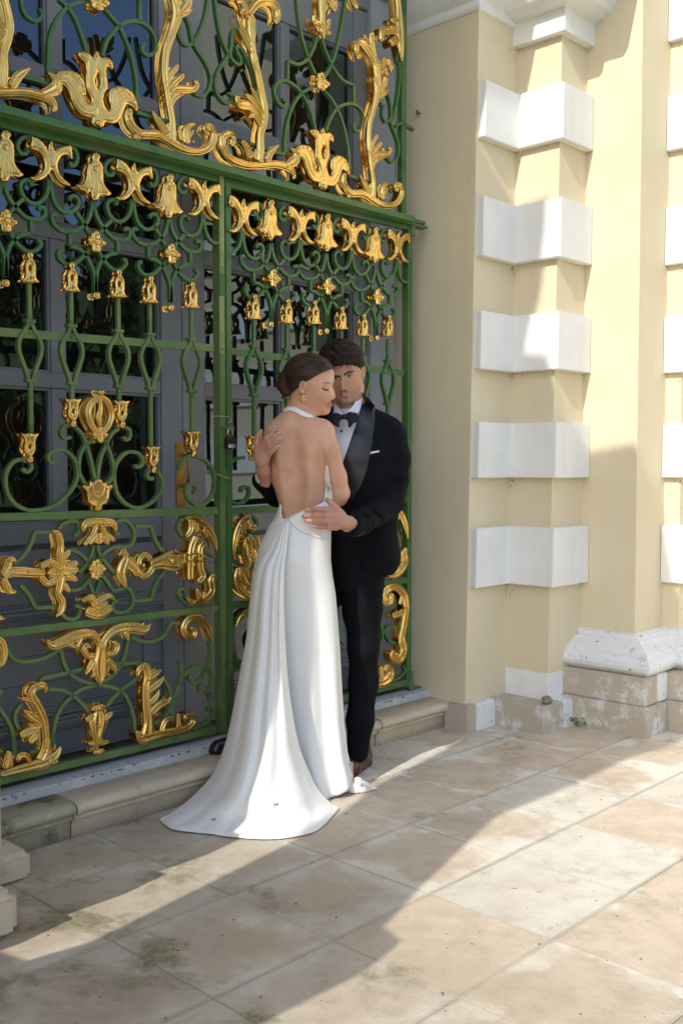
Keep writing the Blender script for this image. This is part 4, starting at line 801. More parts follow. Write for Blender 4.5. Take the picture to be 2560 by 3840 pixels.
# ---- padlock with its shackle and the wires
def tube(pts,r,m=8,close=False):
    v=[Vector(p) for p in pts]; vs=[];fs=[]
    for i,p in enumerate(v):
        t=(v[min(i+1,len(v)-1)]-v[max(i-1,0)]).normalized(); a=t.orthogonal().normalized(); b_=t.cross(a)
        if i and a.dot(pa)<0.0: a=-a
        if i: a=(pa-t*pa.dot(t)).normalized(); b_=t.cross(a)
        pa=a
        rr=r[i] if hasattr(r,'__len__') else r
        for k in range(m): an=2*math.pi*k/m; vs.append(tuple(p+a*math.cos(an)*rr+b_*math.sin(an)*rr))
    for i in range(len(v)-1):
        for k in range(m): fs.append((i*m+k,i*m+(k+1)%m,(i+1)*m+(k+1)%m,(i+1)*m+k))
    fs.append(tuple(range(m))[::-1]); fs.append(tuple(range((len(v)-1)*m,len(v)*m))); return vs,fs
STEEL=mat('polished_steel',(.6,.6,.6),.2,1.0); BLACKP=mat('black_plastic',(.012,.012,.014),.45); WIRE=mat('twisted_wire',(.42,.38,.30),.5,.6); YWIRE=mat('yellow_wire',(.45,.33,.06),.5)
pu,pz=S(863,1640,3.29); pad=empty('padlock',W(pu,3.29,pz),'black padlock with steel shackle hanging between the gate leaves','padlock')
pad.rotation_euler=(0,0,math.pi/2-GA)
b=B(); b.box(-.024,-.012,-.048,.024,.012,.0,.004); b.make('body',BLACKP,pad)
b=B(); b.box(-.020,-.0135,-.045,.020,-.0118,-.028,.0005); b.make('base_band',STEEL,pad)
v,f=tube([(-.013,0,-.002),(-.013,0,.022),(-.009,0,.033),(0,0,.038),(.009,0,.033),(.013,0,.022),(.013,0,-.002)],.0035); mesh('shackle',v,f,STEEL,pad,True)
b=B(); b.box(-.032,.004,.03,.03,.020,.046,.004); b.make('hasp',GREEN,pad)
v,f=tube([tuple(W(*(S(x,y,3.31)[0],3.31,S(x,y,3.31)[1]))) for x,y in ((795,1566),(803,1560),(830,1562),(860,1564),(868,1580),(855,1586))],.0028,6); tag(mesh('wire_tie',v,f,WIRE,None,True),'pale twisted wire tied round the gate stiles above the padlock','wire')
v,f=tube([tuple(W(*(S(x,y,3.315)[0],3.315,S(x,y,3.315)[1]))) for x,y in ((812,1776),(830,1786),(858,1796),(868,1796),(850,1790),(815,1780))],.0018,6); tag(mesh('wire_tie',v,f,YWIRE,None,True),'thin yellow wire tied round the gate stiles below the padlock','wire')
# ---------------------------------------------------------------- people: distance fields meshed with surface nets
def P3(px,py,d):
    r=ray(px,py); return CP+r*(d/r.y)
class Field:
    def __init__(s,lo,hi,h):
        s.h=h; s.lo=np.array(lo,float); s.n=np.ceil((np.array(hi)-s.lo)/h).astype(int)+1
        s.F=np.full(s.n,.05,np.float32)
    def blk(s,a,b_):
        i0=np.clip(np.floor((a-s.lo)/s.h).astype(int),0,s.n-1); i1=np.clip(np.ceil((b_-s.lo)/s.h).astype(int)+1,0,s.n)
        if (i1<=i0).any(): return None
        ax=[(s.lo[k]+s.h*np.arange(i0[k],i1[k])).astype(np.float32) for k in range(3)]
        return tuple(slice(i0[k],i1[k]) for k in range(3)),ax
    def comb(s,sl,d,k,sub=False):
        a=s.F[sl]
        if sub:
            d=-d; hh=np.maximum(k-np.abs(a-d),0)/k; s.F[sl]=np.maximum(a,d)+hh*hh*k*.25
        else:
            hh=np.maximum(k-np.abs(a-d),0)/k; s.F[sl]=np.minimum(a,d)-hh*hh*k*.25
    def cone(s,a,b_,ra,rb,k=.02,sub=False,fl=1.0):
        """round cone; fl flattens along y"""
        a=np.array(a,float);b_=np.array(b_,float); m=max(ra,rb)+k+.012
        r=s.blk(np.minimum(a,b_)-m,np.maximum(a,b_)+m)
        if r is None: return
        sl,ax=r; X=ax[0][:,None,None]-a[0];Y=(ax[1][None,:,None]-a[1]);Z_=ax[2][None,None,:]-a[2]
        v=b_-a; L=max(float(v@v),1e-9); t=np.clip((X*v[0]+Y*v[1]+Z_*v[2])/L,0,1)
        d=np.sqrt((X-t*v[0])**2+((Y-t*v[1])/fl)**2+(Z_-t*v[2])**2)-(ra+(rb-ra)*t); s.comb(sl,d,k,sub)
    def chain(s,pts,rs,k=.015,**kw):
        for i in range(len(pts)-1): s.cone(pts[i],pts[i+1],rs[i],rs[i+1],k,**kw)
    def ell(s,c,r,rot=None,k=.02,sub=False):
        c=np.array(c,float); r=np.array(r,float); m=max(r)+k+.012; q=s.blk(c-m,c+m)
        if q is None: return
        sl,ax=q; X=ax[0][:,None,None]-c[0];Y=ax[1][None,:,None]-c[1];Z_=ax[2][None,None,:]-c[2]
        if rot is not None:
            M_=np.array(rot.to_matrix() if hasattr(rot,'to_matrix') else rot).T
            X,Y,Z_=(M_[0,0]*X+M_[0,1]*Y+M_[0,2]*Z_),(M_[1,0]*X+M_[1,1]*Y+M_[1,2]*Z_),(M_[2,0]*X+M_[2,1]*Y+M_[2,2]*Z_)
        k0=np.sqrt((X/r[0])**2+(Y/r[1])**2+(Z_/r[2])**2); k1=np.sqrt((X/r[0]**2)**2+(Y/r[1]**2)**2+(Z_/r[2]**2)**2)+1e-9
        s.comb(sl,(k0*(k0-1)/k1).astype(np.float32),k,sub)
    def plane(s,p,n,k=.004):
        """keep the side the normal points away from"""
        n=np.array(n,float);n/=np.linalg.norm(n); q=s.blk(s.lo,s.lo+s.h*s.n); sl,ax=q
        d=((ax[0]-p[0])*n[0])[:,None,None]+((ax[1]-p[1])*n[1])[None,:,None]+((ax[2]-p[2])*n[2])[None,None,:]
        a=s.F[sl]; hh=np.maximum(k-np.abs(a-d),0)/k; s.F[sl]=np.maximum(a,d)+hh*hh*k*.25
    def mesh(s):
        F=s.F; I=F<0; n=F.shape
        cube=np.zeros((n[0]-1,n[1]-1,n[2]-1),np.int8)
        cor=[(i,j,k) for i in (0,1) for j in (0,1) for k in (0,1)]
        for (i,j,k) in cor: cube+=I[i:n[0]-1+i,j:n[1]-1+j,k:n[2]-1+k]
        act=np.argwhere((cube>0)&(cube<8)); idx=-np.ones(cube.shape,np.int64); idx[tuple(act.T)]=np.arange(len(act))
        acc=np.zeros((len(act),3)); cnt=np.zeros(len(act))
        for a in cor:
            for ax_ in range(3):
                if a[ax_]: continue
                b_=list(a);b_[ax_]=1
                fa=F[tuple((act+a).T)]; fb=F[tuple((act+b_).T)]; m=(fa<0)!=(fb<0)
                t=np.where(m,fa/np.where(m,fa-fb,1),0); p=act+np.array(a)+0.0; p[:,ax_]+=t
                acc[m]+=p[m]; cnt[m]+=1
        V=s.lo+s.h*(acc/cnt[:,None]); Q=[]
        for ax_ in range(3):
            sl0=[slice(1,n[k]-1) for k in range(3)]; sl1=list(sl0); sl0[ax_]=slice(0,n[ax_]-1); sl1[ax_]=slice(1,n[ax_])
            A=I[tuple(sl0)];B_=I[tuple(sl1)]; e=np.argwhere(A!=B_); off=np.array([1,1,1]);off[ax_]=0; e0=e+off
            u=(ax_+1)%3;v=(ax_+2)%3; du=np.zeros(3,int);du[u]=1;dv=np.zeros(3,int);dv[v]=1
            q=np.stack([idx[tuple((e0-du-dv).T)],idx[tuple((e0-dv).T)],idx[tuple(e0.T)],idx[tuple((e0-du).T)]],1)
            fl=~A[tuple(e.T)]; q[fl]=q[fl][:,::-1]; Q.append(q)
        Q=np.concatenate(Q); Q=Q[(Q>=0).all(1)]
        # a little tangential smoothing
        return V,Q
def relax(V,Q,it=2,lam=.5):
    n=len(V); e=np.concatenate([Q[:,[0,1]],Q[:,[1,2]],Q[:,[2,3]],Q[:,[3,0]]]); e=np.concatenate([e,e[:,::-1]])
    deg=np.bincount(e[:,0],minlength=n)[:,None].clip(1)
    for i in range(it):
        for l in (lam,-lam*.98 if it>3 else 0):
            if l==0: continue
            S_=np.stack([np.bincount(e[:,0],V[e[:,1],k],n) for k in range(3)],1)/deg; V=V+l*(S_-V)
    return V
def npmesh(name,V,Q,m,parent,fm=None,mats=None):
    me=bpy.data.meshes.new(name); me.vertices.add(len(V)); me.vertices.foreach_set('co',np.asarray(V,np.float32).ravel())
    me.loops.add(Q.size); me.polygons.add(len(Q)); me.loops.foreach_set('vertex_index',Q.ravel().astype(np.int32))
    me.polygons.foreach_set('loop_start',np.arange(0,Q.size,4,dtype=np.int32)); 
    for mm in (mats or [m]): me.materials.append(mm)
    if fm is not None: me.polygons.foreach_set('material_index',fm.astype(np.int32))
    me.polygons.foreach_set('use_smooth',np.ones(len(Q),bool)); me.update(calc_edges=True); me.validate()
    o=bpy.data.objects.new(name,me); col.objects.link(o); o.parent=parent
    return o
def topx(V):
    c,s=math.cos(PITCH),math.sin(PITCH); d=V-np.array(CP); f=d[:,1]*c-d[:,2]*s; v=d[:,2]*c+d[:,1]*s
    return 1280+FPX*d[:,0]/f,1920-FPX*v/f
def inpoly(x,y,poly):
    r=np.zeros(len(x),bool); n=len(poly)
    for i in range(n):
        (x0,y0),(x1,y1)=poly[i],poly[(i+1)%n]
        c=((y0>y)!=(y1>y))&(x<(x1-x0)*(y-y0)/((y1-y0) or 1e-9)+x0); r^=c
    return r
def bvh(V,Q): return BVHTree.FromPolygons([tuple(v) for v in V],[tuple(map(int,q)) for q in Q])
def patch(name,poly,T,m,parent,off=.003,th=.003,step=5,smooth=True,dome=0,maxd=9,curve=True):
    """solid piece of cloth or skin detail lying on the surface T inside the outline"""
    if curve: poly=[tuple(p) for p in cr([poly[-1]]+list(poly)+[poly[0],poly[1]],4)[4:-4]]
    pts=[]; n=len(poly)
    for i in range(n):
        a,b_=np.array(poly[i][:2],float),np.array(poly[(i+1)%n][:2],float); k=max(1,int(np.hypot(*(b_-a))/step))
        for j in range(k): pts.append(a+(b_-a)*j/k)
    nb=len(pts); xs=[p[0] for p in pts];ys=[p[1] for p in pts]
    gx,gy=np.meshgrid(np.arange(min(xs)+step/2,max(xs),step),np.arange(min(ys)+step/2,max(ys),step)); gx=gx.ravel();gy=gy.ravel()
    P_=np.array(pts); ins=inpoly(gx,gy,pts)
    for x,y in zip(gx[ins],gy[ins]):
        if np.hypot(P_[:,0]-x,P_[:,1]-y).min()>step*.55: pts.append(np.array([x,y]))
    v2,_,tri,_,_,_=delaunay_2d_cdt([Vector((p[0],p[1])) for p in pts],[(i,(i+1)%nb) for i in range(nb)],[],1,1e-4)
    vs=[];last=None; 
    for p in v2:
        r=ray(p[0],p[1]).normalized(); h=T.ray_cast(CP,r)
        if h[0] is None or h[0].y>maxd:
            nr=T.find_nearest(CP+r*(last or 4.2)); q=nr[0]; nrm=nr[1]
            q=CP+r*((q-CP).dot(r))
        else: q,nrm=h[0],h[1]; last=(q-CP).length
        if nrm.dot(r)>0: nrm=-nrm
        dd=off
        if dome:
            e=np.hypot(P_[:,0]-p[0],P_[:,1]-p[1]).min(); dd=off+dome*min(1,(e/(dome*1000))**.6 if dome else 0)
        vs.append(tuple(q+nrm*dd*.6-r*dd*.4))
    k=len(vs); cen=[Vector(v) for v in vs]
    back=[tuple(Vector(v)+(Vector(v)-CP).normalized()*th) for v in vs]
    fs=[tuple(t) for t in tri]; ed={}
    for t in fs:
        for i in range(len(t)): ed[(t[i],t[(i+1)%len(t)])]=1
    F_=[t[::-1] for t in fs]+[tuple(i+k for i in t) for t in fs]
    for (a,b_) in ed:
        if (b_,a) not in ed: F_.append((a,b_,b_+k,a+k))
    return mesh(name,vs+back,F_,m,parent,smooth)
def skinmat(name,c,c2,rough=.5):
    m=mat(name,c,rough,0,var=(c2,9,.38,.62,4,.5),bump=(320,.10,.0012),spec=.35)
    b=m.node_tree.nodes['Principled BSDF']; b.inputs['Subsurface Weight'].default_value=.12; b.inputs['Subsurface Radius'].default_value=(.012,.005,.003); b.inputs['Subsurface Scale'].default_value=1
    return m
SKW=skinmat('fair_skin',(.70,.40,.265),(.62,.335,.215)); SKM=skinmat('tanned_skin',(.52,.285,.18),(.44,.23,.14)); SKH=skinmat('ruddy_hand_skin',(.55,.285,.205),(.50,.24,.17))
STUB=mat('stubbled_skin',(.42,.24,.16),.6,0,var=((.29,.175,.125),110,.42,.62,3,.6),bump=(300,.3,.001))
LIPW=mat('rose_lips',(.50,.16,.14),.35); LIPM=mat('lips',(.42,.19,.155),.45); BROWW=mat('fine_eyebrow_hair',(.17,.095,.06),.8); BROW=mat('eyebrow_hair',(.055,.035,.025),.8,bump=(400,.6,.002)); DARK=mat('lash_and_pupil',(.012,.009,.008),.35); EYEW=mat('eye_white',(.55,.52,.50),.2); IRIS=mat('hazel_iris',(.10,.095,.04),.2)
BLUSH=skinmat('blushed_skin',(.62,.31,.24),(.60,.31,.235))
def hairmat(name,c,c2,ang,sc_=60):
    m=bpy.data.materials.new(name); m.use_nodes=True; t=m.node_tree;L=t.links.new;b=t.nodes['Principled BSDF']; b.inputs['Roughness'].default_value=.5; b.inputs['Specular IOR Level'].default_value=.35
    tc=t.nodes.new('ShaderNodeTexCoord'); mp=t.nodes.new('ShaderNodeMapping'); mp.inputs['Rotation'].default_value=(0,ang,0); mp.inputs['Scale'].default_value=(3,14,sc_)
    L(tc.outputs['Object'],mp.inputs[0]); n=t.nodes.new('ShaderNodeTexNoise'); n.inputs['Scale'].default_value=4; n.inputs['Detail'].default_value=5; L(mp.outputs[0],n.inputs['Vector'])
    x=t.nodes.new('ShaderNodeMix'); x.data_type='RGBA'; r=t.nodes.new('ShaderNodeMapRange'); r.inputs[1].default_value=.38;r.inputs[2].default_value=.65; L(n.outputs[0],r.inputs[0]); L(r.outputs[0],x.inputs[0]); x.inputs[6].default_value=(*c,1); x.inputs[7].default_value=(*c2,1); L(x.outputs[2],b.inputs['Base Color'])
    bp=t.nodes.new('ShaderNodeBump'); bp.inputs['Strength'].default_value=.55; bp.inputs['Distance'].default_value=.003; L(n.outputs[0],bp.inputs['Height']); L(bp.outputs[0],b.inputs['Normal']); return m
HAIRW=hairmat('sleek_brown_hair',(.020,.009,.005),(.065,.030,.016),R(-22)); HAIRM=hairmat('dark_brown_hair',(.012,.0065,.005),(.040,.018,.012),R(40),40)
def A(px,py,d): return np.array(P3(px,py,d))
# ================================================================ the bride
WD_=4.10
bride=empty('person',(float(P3(1180,2960,4.08).x),4.08,0),'woman in a backless white satin gown and train with dark hair in a low bun','person')
bride_inv=Vector(bride.location)
def child(o,par):
    o.parent=par; o.matrix_parent_inverse=Matrix.Translation(-Vector(par.location)); return o
f=Field((P3(960,1300,4.1).x,3.90,P3(1100,2080,4.1).z),(P3(1335,1300,4.1).x,4.36,P3(1100,1300,4.1).z),.0032)
f.ell(A(1117,1695,4.125),(.112,.086,.150),k=.03); f.ell(A(1122,1622,4.115),(.112,.070,.075),k=.05)
f.ell(A(1120,1780,4.125),(.110,.080,.10),k=.05)
f.ell(A(1137,1870,4.125),(.099,.080,.10),k=.05); f.ell(A(1132,2000,4.125),(.100,.080,.11),k=.05)
f.chain([A(1122,1600,4.12),A(1124,1545,4.12),A(1132,1480,4.12)],[.058,.046,.044],k=.03)
f.cone(A(1120,1560,4.12),A(1040,1630,4.11),.042,.046,k=.04); f.cone(A(1118,1572,4.12),A(1205,1616,4.11),.044,.044,k=.03)
f.cone(A(1040,1645,4.11),A(1048,1720,4.19),.048,.040,k=.035)
f.chain([A(1210,1628,4.105),A(1240,1700,4.09),A(1263,1790,4.085),A(1276,1848,4.10)],[.049,.0385,.0365,.0345],k=.022)
f.chain([A(1277,1850,4.10),A(1268,1868,4.12),A(1180,1800,4.25)],[.034,.032,.028],k=.02)
for (x,y,rx,rz,rt) in ((1060,1690,.032,.058,-14),(1172,1665,.038,.064,14),(1145,1800,.03,.09,4)):
    f.ell(A(x,y,4.062),(rx,.022,rz),Quaternion((0,1,0),R(rt)),k=.03)
# furrow of the spine, hollows beside the shoulder blades
SPN=[(1112,1590,4.036),(1096,1650,4.029),(1096,1720,4.026),(1104,1790,4.029),(1104,1850,4.031),(1096,1900,4.030),(1086,1940,4.028)]
f.chain([A(*p) for p in SPN],[.011,.018,.021,.023,.023,.021,.014],k=.050,sub=True)
f.chain([A(1196,1664,4.040),A(1207,1700,4.046),A(1219,1750,4.054),A(1232,1810,4.062)],[.004,.007,.008,.006],k=.010,sub=True)
f.chain([A(1136,1600,4.02),A(1150,1640,4.015)],[.006,.008],k=.04,sub=True)
f.chain([A(1010,1700,4.0),A(1030,1790,4.0)],[.004,.004],k=.03,sub=True)
# head in profile
hq=Quaternion((0,1,0),R(14))
f.ell(A(1150,1415,4.115),(.090,.074,.088),k=.02); f.ell(A(1184,1438,4.115),(.063,.064,.080),hq,k=.03)
f.ell(A(1197,1478,4.112),(.043,.050,.060),hq,k=.025)
f.cone(A(1150,1490,4.11),A(1212,1530,4.112),.044,.026,k=.03); f.ell(A(1219,1533,4.108),(.017,.018,.017),k=.02)
f.cone(A(1232,1420,4.105),A(1228,1402,4.105),.020,.026,k=.02)
f.chain([A(1238,1446,4.100),A(1246,1468,4.097),A(1250.5,1486,4.094)],[.0050,.0062,.0080],k=.009); f.ell(A(1244,1490,4.088),(.010,.008,.007),k=.008)
f.ell(A(1216,1482,4.078),(.026,.020,.026),k=.03); f.cone(A(1200,1440,4.072),A(1232,1428,4.080),.008,.010,k=.02)
f.ell(A(1223,1456,4.058),(.015,.013,.010),k=.012,sub=True); f.ell(A(1222,1455,4.082),(.014,.012,.011),k=.006)
f.ell(A(1236,1512,4.092),(.0095,.013,.0052),k=.004); f.ell(A(1234,1522,4.092),(.0085,.012,.0050),k=.004); f.cone(A(1230,1518.5,4.068),A(1246,1518,4.08),.0018,.0018,k=.004,sub=True)
f.ell(A(1233,1534,4.094),(.010,.012,.004),k=.01,sub=True)
f.ell(A(1133,1450,4.038),(.0135,.010,.027),Quaternion((0,1,0),R(12)),k=.006); f.ell(A(1135,1447,4.024),(.0065,.008,.016),Quaternion((0,1,0),R(12)),k=.004,sub=True); f.ell(A(1136,1470,4.037),(.007,.005,.008),k=.005)
f.ell(A(1218,1563,4.1),(.036,.2,.0045),k=.010,sub=True)
f.chain([A(1150,1512,4.045),A(1172,1540,4.04),A(1200,1556,4.05)],[.004,.006,.005],k=.025,sub=True)
f.plane((0,0,P3(1100,2075,4.1).z+.01),(0,0,-1))
V,Q=f.mesh(); V=relax(V,Q,3)
X,Y=topx(V[Q].mean(1)); fn=V[Q].mean(1)
fm=np.zeros(len(Q),int)
wb=child(npmesh('body',V,Q,None,None,fm,[SKW]),bride); TW=bvh(V,Q)
def wp(name,poly,m,off=.001,th=.002,step=2.5,par=bride,T=None,**k):
    o=patch(name,poly,T or TW,m,None,off,th,step,**k); return child(o,par)
wp('upper_lip',[(1217,1517.5),(1227,1511),(1236,1508),(1243,1510),(1243,1515),(1231,1517)],LIPW,.0007)
wp('lower_lip',[(1219,1519),(1231,1518.5),(1242,1517),(1241,1523),(1235,1527),(1227,1525)],mat('lower_lip_rose',(.56,.22,.19),.3),.0009)
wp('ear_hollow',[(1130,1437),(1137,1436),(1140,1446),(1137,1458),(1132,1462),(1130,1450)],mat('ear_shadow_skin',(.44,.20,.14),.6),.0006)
wp('eyebrow',[(1208,1439),(1218,1433.5),(1230,1434),(1241,1440),(1230,1438),(1218,1437.5)],BROWW,.0006)
wp('eyelashes',[(1208,1453),(1216,1459),(1226,1460.5),(1232,1459),(1228,1465),(1217,1465),(1210,1460)],DARK,.0014)
# hair: sleek cap, parted edge, low bun
hf=Field((P3(1030,1300,4.1).x,3.98,P3(1100,1500,4.1).z),(P3(1275,1300,4.1).x,4.25,P3(1100,1305,4.1).z),.0028)
hf.ell(A(1151,1413,4.115),(.101,.086,.096),k=.01); hf.ell(A(1184,1425,4.115),(.076,.076,.088),hq,k=.03)
p0=np.array(P3(1250,1384,4.11)); p1=np.array(P3(1112,1470,4.11)); ln=p1-p0; nrm=np.array([-ln[2],0,ln[0]]); nrm=nrm if nrm[2]<0 else -nrm
hf.plane(p0,nrm+np.array([0,-.02,0]),k=.006)
hf.ell(A(1138,1452,4.03),(.017,.035,.024),k=.006,sub=True)
hf.chain([A(1086,1405,4.11),A(1064,1415,4.10),A(1059,1445,4.095),A(1072,1466,4.10),A(1090,1462,4.11)],[.018,.021,.023,.021,.018],k=.010)
hf.chain([A(1070,1398,4.085),A(1056,1430,4.076),A(1066,1462,4.082)],[.006,.008,.006],k=.006)
V,Q=hf.mesh(); V=relax(V,Q,2); hw=child(npmesh('hair',V,Q,HAIRW,None),bride); TH=bvh(V,Q)
def taperlock(pts,r,m=5):
    q=[Vector(p) for p in cr([np.array(p) for p in pts],4)]; n=len(q); return tube(q,[r*(math.sin(math.pi*min(1,(i+.6)/n))**.6) for i in range(n)],m)
def onsurf(T,px,py,off):
    r=ray(px,py).normalized(); h=T.ray_cast(CP,r)
    if h[0] is None: 
        h=T.find_nearest(CP+r*4.2); 
    return h[0]+h[1]*off if h[1].dot(r)<0 else h[0]-h[1]*off
gg=G(); rg=random.Random(3)
for i in range(80):
    a=i/79; x0,y0=1247-92*a+rg.uniform(-3,3),1386+54*a+rg.uniform(-2,2); c=(1085+rg.uniform(-3,4),1415+rg.uniform(-14,30))
    pts=[]; ok=True
    bow=(1-a)*52
    for t in np.linspace(0,1,7):
        x=x0+(c[0]-x0)*t; y=y0+(c[1]-y0)*t-bow*math.sin(math.pi*t)*(1-.25*t)-4; pts.append(onsurf(TH,x,y,.0008))
    if max((pts[k+1]-pts[k]).length for k in range(6))<.05: gg.add(taperlock(pts,.0008))
for i in range(9):
    a=i/8; pts=[onsurf(TH,1083-(26+4*math.sin(3*a))*math.sin(math.pi*t)*(.45+.55*a),1394+74*t,.0012) for t in np.linspace(0,1,7)]; gg.add(taperlock(pts,.0022))
me=gg.data('hair_strands',HAIRW); me.polygons.foreach_set('use_smooth',[True]*len(me.polygons)); o=bpy.data.objects.new('hair_strands',me); col.objects.link(o); o['kind']='stuff'; o.parent=hw
# earring: a small gold blossom
ep=onsurf(TW,1138,1493,.004)+Vector((0,-.006,0)); er=empty('earring',ep); gg=G(); EG=mat('jewellery_gold',(1,.66,.30),.18,1)
for k in range(6):
    a=R(90+60*k+8); tip=ep+Vector((math.cos(a)*.016,-.003,math.sin(a)*.016)); gg.add(taperlock([ep,ep+(tip-ep)*.5+Vector((0,-.002,0)),tip],.0042,6))
bpy.data.objects.remove(er); o=bpy.data.objects.new('earring',gg.data('earring',EG)); col.objects.link(o); child(o,bride)
# ---- gown
def satin():
    m=mat('ivory_satin',(.83,.82,.79),.42,0,bump=(14,.12,.004),spec=.45); b=m.node_tree.nodes['Principled BSDF']; b.inputs['Sheen Weight'].default_value=.25; b.inputs['Sheen Roughness'].default_value=.4; return m
SATIN=satin(); SATIN.use_backface_culling=False
PEARL=mat('pearl',(.80,.78,.74),.2); 
# collar of the halter neck
wp('halter_collar',[(1064,1532),(1085,1526),(1106,1527),(1128,1538),(1150,1549),(1168,1556),(1172,1568),(1150,1566),(1128,1558),(1106,1546),(1085,1541),(1066,1546)],SATIN,.004,.004,4)
wp('bodice_side',[(1222,1752),(1232,1752),(1240,1800),(1247,1845),(1246,1880),(1212,1885),(1218,1830)],SATIN,.006,.004,5)
# fitted skirt as rings
SIL=[(1868,1050,1246),(1893,1048,1245),(1940,1030,1244),(1976,1006,1243),(2020,984,1242),(2048,972,1241),(2104,956,1241),(2160,946,1248),(2226,938,1259),(2339,926,1269),(2450,918,1277),(2560,910,1283),(2700,900,1292),(2820,894,1306),(2898,890,1326),(2950,888,1333),(2968,887,1332)]
VTOP=[(1040,1885),(1054,1893),(1066,1922),(1082,1944),(1110,1926),(1150,1905),(1205,1884),(1235,1868),(1260,1862)]
NA=96;NR=90; ys=[p[0] for p in SIL]; vs=[]
def ring(py,j):
    L_=np.interp(py,ys,[p[1] for p in SIL]);R_=np.interp(py,ys,[p[2] for p in SIL]); t=(py-1868)/1100
    cy=4.125-.0*t; hw=(R_-L_)/2*cy/FPX; dep=np.interp(py,[1868,1940,2020,2104,2226,2450,2700,2968],[.088,.100,.118,.128,.118,.108,.125,.165])
    th=2*math.pi*j/NA; c=math.cos(th); s=math.sin(th)
    x=P3((L_+R_)/2,py,cy).x+hw*1.0*(abs(c)**.92)*np.sign(c); y=cy-dep*(abs(s)**.9)*np.sign(s) ; z=P3((L_+R_)/2,py,cy-.0).z
    # soft vertical folds lower down
    k=max(0,(py-2180)/780); y-= .020*k*math.sin(th*9+1.2+py*.0006)+.006*k*math.sin(th*17+.5); x+=.006*k*math.sin(th*7+.4)*0
    # calf and buttock modelling, seen from behind
    if s>0: y-=.010*math.exp(-((py-2080)/70)**2)*math.exp(-((c-.15)/.45)**2)
    return (x,y,z)
for i in range(NR+1):
    for j in range(NA):
        th=2*math.pi*j/NA; s=math.sin(th); c=math.cos(th)
        xt=1145+100*c; top=np.interp(xt,[p[0] for p in VTOP],[p[1] for p in VTOP]) if s>0 else 1868
        if 0<=s<.25: top=top*(s/.25)+1868*(1-s/.25) if abs(c)>.9 else top
        t=i/NR; py=top+(2967-48*max(0,(c-.3)/.7)**1.6+3*math.sin(th*3)-top)*t; vs.append(ring(py,j))
fs=[(i*NA+j,i*NA+(j+1)%NA,(i+1)*NA+(j+1)%NA,(i+1)*NA+j) for i in range(NR) for j in range(NA)]
sk=child(mesh('skirt',vs,fs,SATIN,None,True),bride); md=sk.modifiers.new('s','SOLIDIFY'); md.thickness=.003; md.offset=-1
TS=BVHTree.FromPolygons(vs,fs)
# train: pleats gathered at the small of the back and spread over the pavement
def gd(px,py,z=.006):
    r=ray(px,py); return CP+r*((z-CAM_H)/r.z)
def colm(l): return [np.array(gd(p[0],p[1],p[2])) if len(p)==3 and p[2]<1 else np.array(P3(*p)) for p in l]
KEY=[ # s, control points (px, py, depth) ; the last ones lie on the ground (px, py, z<1)
 (0.0,[(1058,1962,4.005),(1004,2060,3.99),(962,2130,3.985),(941,2240,3.98),(922,2400,3.97),(893,2560,3.95),(866,2700,3.93),(838,2810,3.91),(797,2905,3.90),(736,2975,3.885),(666,3036,.03),(598,3076,.005)]),
 (.16,[(1064,1962,4.00),(1022,2060,3.975),(985,2130,3.96),(965,2240,3.945),(950,2400,3.93),(925,2560,3.90),(900,2700,3.87),(878,2810,3.84),(845,2905,3.81),(795,2985,3.79),(716,3060,.03),(652,3112,.005)]),
 (.34,[(1070,1962,3.995),(1040,2060,3.965),(1010,2130,3.945),(996,2240,3.925),(985,2400,3.90),(968,2560,3.865),(950,2700,3.83),(935,2810,3.79),(912,2905,3.75),(875,2990,3.72),(820,3070,.035),(775,3127,.005)]),
 (.50,[(1074,1962,3.992),(1052,2060,3.96),(1030,2130,3.94),(1019,2240,3.915),(1012,2400,3.89),(1003,2560,3.85),(992,2700,3.81),(985,2810,3.77),(970,2905,3.73),(945,2995,3.69),(905,3080,.03),(880,3141,.005)]),
 (.68,[(1078,1962,3.99),(1062,2060,3.957),(1048,2130,3.935),(1041,2240,3.91),(1038,2400,3.885),(1040,2560,3.85),(1042,2700,3.82),(1045,2810,3.785),(1042,2905,3.75),(1036,3000,3.70),(1030,3085,.03),(1025,3148,.005)]),
 (.84,[(1081,1962,3.99),(1070,2060,3.957),(1060,2130,3.936),(1054,2240,3.912),(1055,2400,3.89),(1064,2560,3.865),(1078,2700,3.845),(1094,2810,3.83),(1115,2905,3.80),(1138,2990,3.76),(1160,3060,.03),(1180,3119,.005)]),
 (1.0,[(1084,1962,3.992),(1074,2060,3.962),(1066,2130,3.945),(1063,2240,3.925),(1068,2400,3.91),(1080,2560,3.90),(1100,2700,3.895),(1124,2810,3.895),(1155,2890,3.895),(1190,2962,3.89),(1232,3006,.03),(1272,3034,.005)])]
NS=120; cols=[]; 
for s_,l in KEY: cols.append((s_,cr(colm(l),8)))
M_=len(cols[0][1]); vs=[]
sk_=[c[0] for c in cols]
